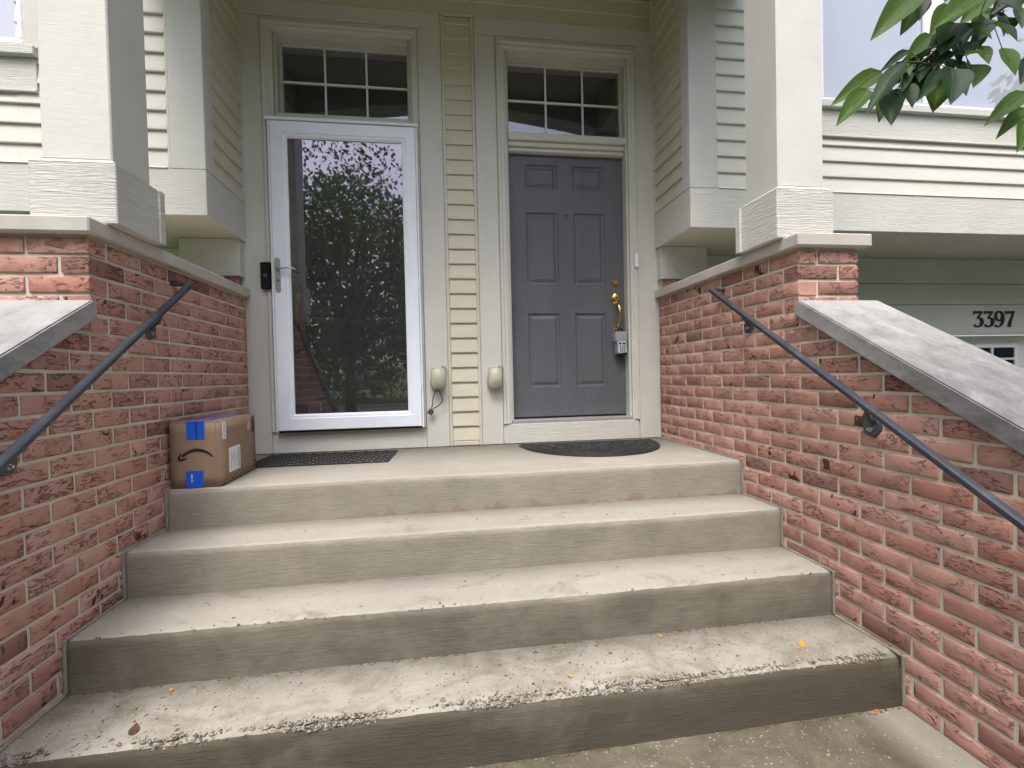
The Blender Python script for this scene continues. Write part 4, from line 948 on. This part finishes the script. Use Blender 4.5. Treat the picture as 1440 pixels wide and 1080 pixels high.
fallen(1128, 911, 'leaf_yellow', .045, 'largest yellow fallen leaf on the bottom tread by the garage-side wall', Z3)
fallen(1034, 923, 'leaf_orange', .018, 'tiny orange leaf scrap on the bottom tread beside the largest yellow leaf', Z3)
fallen(804, 953, 'leaf_yellow', .022, 'small round yellow-orange leaf in the middle of the bottom tread', Z3)
fallen(928, 893, 'leaf_yellow', .026, 'yellow leaf lying at the foot of the third riser', Z3)
fallen(856, 917, 'leaf_orange', .018, 'small orange leaf scrap in the middle of the bottom tread', Z3)
fallen(1014, 808, 'leaf_yellow', .018, 'yellow leaf scrap on the third tread', Z2)
fallen(244, 968, 'leaf_yellow', .026, 'yellow leaf at the foot of the third riser on the parcel side', Z3)
fallen(186, 1035, 'leaf_brown', .052, 'curled brown leaf on the bottom tread on the parcel side', Z3)
fallen(436, 1006, 'leaf_yellow', .016, 'bright yellow leaf scrap on the parcel side of the bottom tread', Z3)
fallen(1232, 1002, 'leaf_orange', .026, 'orange leaf on the walkway at the foot of the bottom riser', GZ)
b = MB()
for k in range(190):
    i = random.choice((0, 1, 1, 2, 2, 3, 3, 3, 3)); x = random.uniform(XL+.05, XR-.05); y = Y1-i*T+random.uniform(.03, .29); z = -i*H+.0012; a = random.uniform(0, 6.3); L = random.choice((.003, .004, .006, .009)); w = L*random.uniform(.2, .5)
    c, s_ = math.cos(a), math.sin(a); b.add([(x+u*c-v*s_, y+u*s_+v*c, z+h) for u, v, h in ((-L, 0, 0), (0, -w, .0005), (L, 0, 0), (0, w, .0005), (0, 0, .002))], [(0, 1, 4), (1, 2, 4), (2, 3, 4), (3, 0, 4), (0, 3, 2, 1)])
for k in range(420):
    i = random.choice((2, 3, 3)); x = random.uniform(XL+.02, XR-.02); 
    if noise.noise(Vector((x*2.3, i*4, 0))) < -.05: continue
    y = Y1-i*T-.003-abs(random.gauss(0, .006)) ; z = -(i+1)*H+.001 if i < 3 else GZ+.001; L = random.uniform(.003, .009)
    a = random.uniform(-.5, .5); c, s_ = math.cos(a), math.sin(a); w = L*.35; b.add([(x+u*c-v*s_, y+u*s_+v*c, z+h) for u, v, h in ((-L, 0, 0), (0, -w, .0005), (L, 0, 0), (0, w, .0005), (0, 0, .003))], [(0, 1, 4), (1, 2, 4), (2, 3, 4), (3, 0, 4), (0, 3, 2, 1)])
o = kind(b.build('leaf_debris', 'leaf_brown'), 'stuff'); tag(o, 'scattered dark crumbs of leaf litter on the steps', 'debris')

# ------------------------------------------------------------------ trees
def leaf_cloud(b, cen, rad, n, size, rg, hollow=.25):
    for k in range(n):
        while True:
            d = Vector((rg.uniform(-1, 1), rg.uniform(-1, 1), rg.uniform(-1, 1)))
            if hollow < d.length < 1: break
        p = cen+Vector((d.x*rad.x, d.y*rad.y, d.z*rad.z)); 
        if noise.noise(p*.9)+.3*noise.noise(p*2.7) < -.22: continue
        a = Vector((rg.uniform(-1, 1), rg.uniform(-1, 1), rg.uniform(-1.3, .2))).normalized(); q = a.orthogonal().normalized(); q.rotate(Matrix.Rotation(rg.uniform(0, 6.3), 3, a)); L = size*rg.uniform(.7, 1.25); w = L*.27
        b.add([p, p+a*L*.4+q*w, p+a*L, p+a*L*.4-q*w], [(0, 1, 2), (0, 2, 3)])
def tree(name, label, base, trunk_h, crown_c, crown_r, n, size, seed, trunk_r=.12, group=None, extra=None):
    rg = random.Random(seed); base = Vector(base); cc = Vector(crown_c); cr = Vector(crown_r); t = thing(name, label, 'tree', base, group)
    b = MB(); top = base+Vector((0, 0, trunk_h)); mid = base.lerp(top, .5)+Vector((rg.uniform(-.06, .06), rg.uniform(-.06, .06), 0)); b.tube([base-Vector((0, 0, .1)), base+Vector((0, 0, .1)), mid, top, cc], [trunk_r*1.5, trunk_r*1.1, trunk_r, trunk_r*.85, trunk_r*.25], 10)
    for k in range(16):
        d = Vector((rg.uniform(-1, 1), rg.uniform(-1, 1), rg.uniform(-.5, .9))).normalized(); e = cc+Vector((d.x*cr.x, d.y*cr.y, d.z*cr.z))*.85; s0 = top.lerp(cc, rg.uniform(0, .7)); m1 = s0.lerp(e, .5)+Vector((0, 0, .15*cr.z))
        b.tube([s0, m1, e], [trunk_r*.42, trunk_r*.22, .008], 6)
    b.build('trunk', 'bark', t)
    b = MB(); leaf_cloud(b, cc, cr, n, size, rg)
    if extra: extra(b, rg)
    me = bpy.data.meshes.new('crown'); me.from_pydata(b.v, [], b.f); me.materials.append(MATS['foliage']); kind(link('crown', me, t), 'stuff')
    return t
def droop(b, rg):
    for (c, r, n) in (((-1.35, -4.6, 3.95), (.9, .6, .45), 420), ((-2.0, -5.4, 4.3), (.8, .8, .5), 300)): leaf_cloud(b, Vector(c), Vector(r), n, .085, rg, 0)
tree('shade_tree', 'leafy shade tree on the lawn facing the storm door', (-2.3, -8.6, GZ), 1.5, (-2.2, -8.3, 2.7), (2.3, 1.9, 2.5), 17000, .12, 3, .12, None, droop)
WHERE = ('beside the dense end tree', 'next to the widest crown', 'with the widest crown', 'with an open crown', 'taller than its neighbours', 'with a rounded low crown', 'at the lawn corner, added to screen the low sky', 'by the road bend, added to screen the low sky', 'beside the neighbouring drive, added to screen the low sky', 'beyond the garage drive, added to screen the low sky', 'behind the neighbouring lawn, added to screen the low sky', 'far past the garage drive, added to screen the low sky')
for i, (x, y, r, z, hz) in enumerate(((-20, -25, 5.0, 4.6, 6.0), (-12, -23, 4.4, 4.2, 5.6), (-5.5, -26, 5.4, 5.6, 7.4), (1.5, -24, 4.6, 4.4, 5.8), (8.5, -25, 5.2, 5.6, 7.0), (16, -23, 4.6, 4.4, 5.4), (-11, -12.0, 3.4, 3.4, 4.4), (11, -12, 3.4, 3.4, 4.4), (-15, -5.5, 4.0, 4.2, 5.2), (16, -6.0, 4.0, 4.2, 5.2), (-26, -16, 5.0, 5.0, 6.4), (26, -16, 5.0, 5.0, 6.4))):
    tree('street_tree', 'broad leafy tree across the lawn '+WHERE[i], (x, y, GZ), 1.6, (x, y, z), (r, r*.8, hz), 8500, .42, 20+i, .22, 'trees across the road')  # the unseen trees at the sides are added to block the bright low sky
# ornamental tree whose branch reaches in front of the garage side
t = thing('ornamental_tree', 'small tree with broad green leaves hanging in front of the garage-side window', 'tree', (2.35, -4.75, GZ))
b = MB(); BR = [pix(1409, 12, .92), pix(1470, -40, .95)]
limb0 = Vector((2.2, -4.6, 2.0)); b.tube([(2.35, -4.75, GZ-.1), (2.35, -4.75, GZ+.1), (2.38, -4.78, .3), (2.28, -4.7, 1.3), limb0, (2.1, -4.9, 3.0)], [.10, .075, .065, .055, .045, .02], 10)
b.tube([limb0, limb0.lerp(BR[1], .5)+Vector((.05, 0, .16)), BR[1]], [.03, .014, .006], 8); b.build('trunk', 'bark', t)
Zo = lambda a, c: (1160+a/5.143, c/5.143)
tw = [(1600, -190), (1280, 60), (1100, 180), (940, 275), (800, 370), (690, 455), (585, 450), (560, 540), (530, 680)]
def tp(a, c, d): x, y = Zo(a, c); return pix(x, y, d)
dtw = [.95, .92, .92, .91, .90, .90, .89, .89, .88]
b = MB(); b.tube([tp(a, c, d) for (a, c), d in zip(tw, dtw)], [.005, .0042, .0038, .0032, .0026, .0022, .0018, .0015, .001], 7)
b.tube([tp(1500, -140, .95), tp(1560, 300, .98), tp(1500, 640, .98), tp(1440, 900, .97)], [.004, .003, .0022, .001], 6)
pet = []
LV = [ # base, tip (zoomed pixels), relative width, deep?, depth
 ((700,-110),(360,245),.42,0,.90), ((700,-30),(556,240),.48,0,.93), ((740,-110),(690,140),.30,1,.92), ((1190,-60),(798,180),.44,0,.86), ((1180,-40),(1010,140),.50,0,.92), ((940,40),(778,240),.60,0,.95),
 ((945,165),(855,352),.75,1,.88), ((785,255),(588,425),.42,0,.92), ((603,362),(408,500),.22,1,.90), ((412,512),(73,716),.36,0,.90), ((312,642),(98,876),.42,0,.88), ((580,445),(303,772),.30,1,.86),
 ((440,620),(402,860),.40,0,.91), ((470,670),(486,893),.60,1,.88), ((700,475),(668,732),.78,0,.92), ((850,575),(788,792),.78,0,.90), ((840,500),(690,712),.34,1,.87), ((890,370),(790,485),.55,1,.89),
 ((915,495),(940,724),.85,1,.86), ((930,520),(1032,688),.55,1,.88), ((998,392),(1222,368),.72,1,.86), ((1050,465),(1096,614),.95,0,.90), ((1010,180),(1222,270),.66,1,.87), ((1225,165),(1405,290),.85,1,.86),
 ((1250,10),(1450,70),.75,1,.88), ((1280,345),(1396,532),.62,0,.92), ((1460,662),(1195,856),.36,0,.95), ((1450,780),(1265,962),.34,0,.97), ((1440,880),(1425,1075),.60,0,.94), ((1010,200),(992,332),.50,1,.90), ((660,400),(560,560),.35,0,.91), ((880,420),(930,510),.6,0,.92),
 ((760,300),(650,430),.5,0,.93), ((860,260),(760,330),.45,1,.91), ((1060,300),(960,420),.5,1,.93), ((960,430),(1000,560),.55,1,.92), ((1130,330),(1190,460),.5,0,.94), ((640,470),(600,640),.4,1,.92), ((520,640),(560,760),.5,1,.93), ((1150,100),(1080,230),.6,0,.95), ((1300,120),(1330,240),.7,1,.93), ((1390,60),(1440,190),.6,1,.92), ((1330,-60),(1240,60),.6,1,.93), ((1420,-90),(1390,60),.6,0,.95), ((1000,-160),(880,-10),.5,0,.93), ((1500,420),(1420,600),.5,1,.99)]
rg = random.Random(11)
for k in range(26):     # smaller leaves filling the spray
    i = rg.randrange(1, len(tw)-1); f = rg.random(); bx_ = tw[i][0]+(tw[i+1][0]-tw[i][0])*f+rg.uniform(-50, 50); by_ = tw[i][1]+(tw[i+1][1]-tw[i][1])*f+rg.uniform(-40, 40); an = R(rg.uniform(50, 165)); Ln = rg.uniform(90, 190)
    LV.append(((bx_, by_), (bx_+Ln*math.cos(an), by_+Ln*math.sin(an)), rg.uniform(.4, .65), rg.random() < .55, .905+rg.uniform(-.02, .05)))
for (ba, ti, wd, dp, d) in LV:
    p0, p1 = tp(*ba, d+.012), tp(*ti, d-.012); ax = (p1-p0); L = ax.length; ax.normalize()
    up = (-(CF)*1.0+Vector((random.uniform(-.5, .5), random.uniform(-.2, .2), .75))); up = (up-ax*up.dot(ax)).normalized(); sd_ = up.cross(ax)
    me = leaf_mesh('leaf', 'leaf_deep' if dp else 'leaf_green', L, wd*.92, random.uniform(.25, .6), random.uniform(.05, .3)); o = bpy.data.objects.new('leaf', me); COL.objects.link(o); o.parent = t
    mm = Matrix((ax, sd_, up)).transposed().to_4x4(); mm.translation = p0-Vector(t.location); o.matrix_local = mm
    # petiole to the nearest point of the twig
    near = min([tp(a, c, dd) for (a, c), dd in zip(tw, dtw)]+[tp(1500, 640, .98), tp(1560, 300, .98), tp(870, 325, .905), tp(1190, 120, .92), tp(1020, 230, .915)], key=lambda q: (q-p0).length)
    if (near-p0).length < .09:
        b.tube([near, near.lerp(p0, .5)+Vector((0, 0, .003)), p0, p0.lerp(p1, .5)-up*.0006], [.0009, .0008, .0008, .0005], 5)
b.build('twig', 'twig', t)
b = MB(); rg = random.Random(5); leaf_cloud(b, Vector((2.4, -5.3, 2.9)), Vector((1.2, 1.0, 1.1)), 1500, .09, rg); me = bpy.data.meshes.new('crown'); me.from_pydata(b.v, [], b.f); me.materials.append(MATS['foliage']); kind(link('crown', me, t), 'stuff')
bpy.context.view_layer.update()
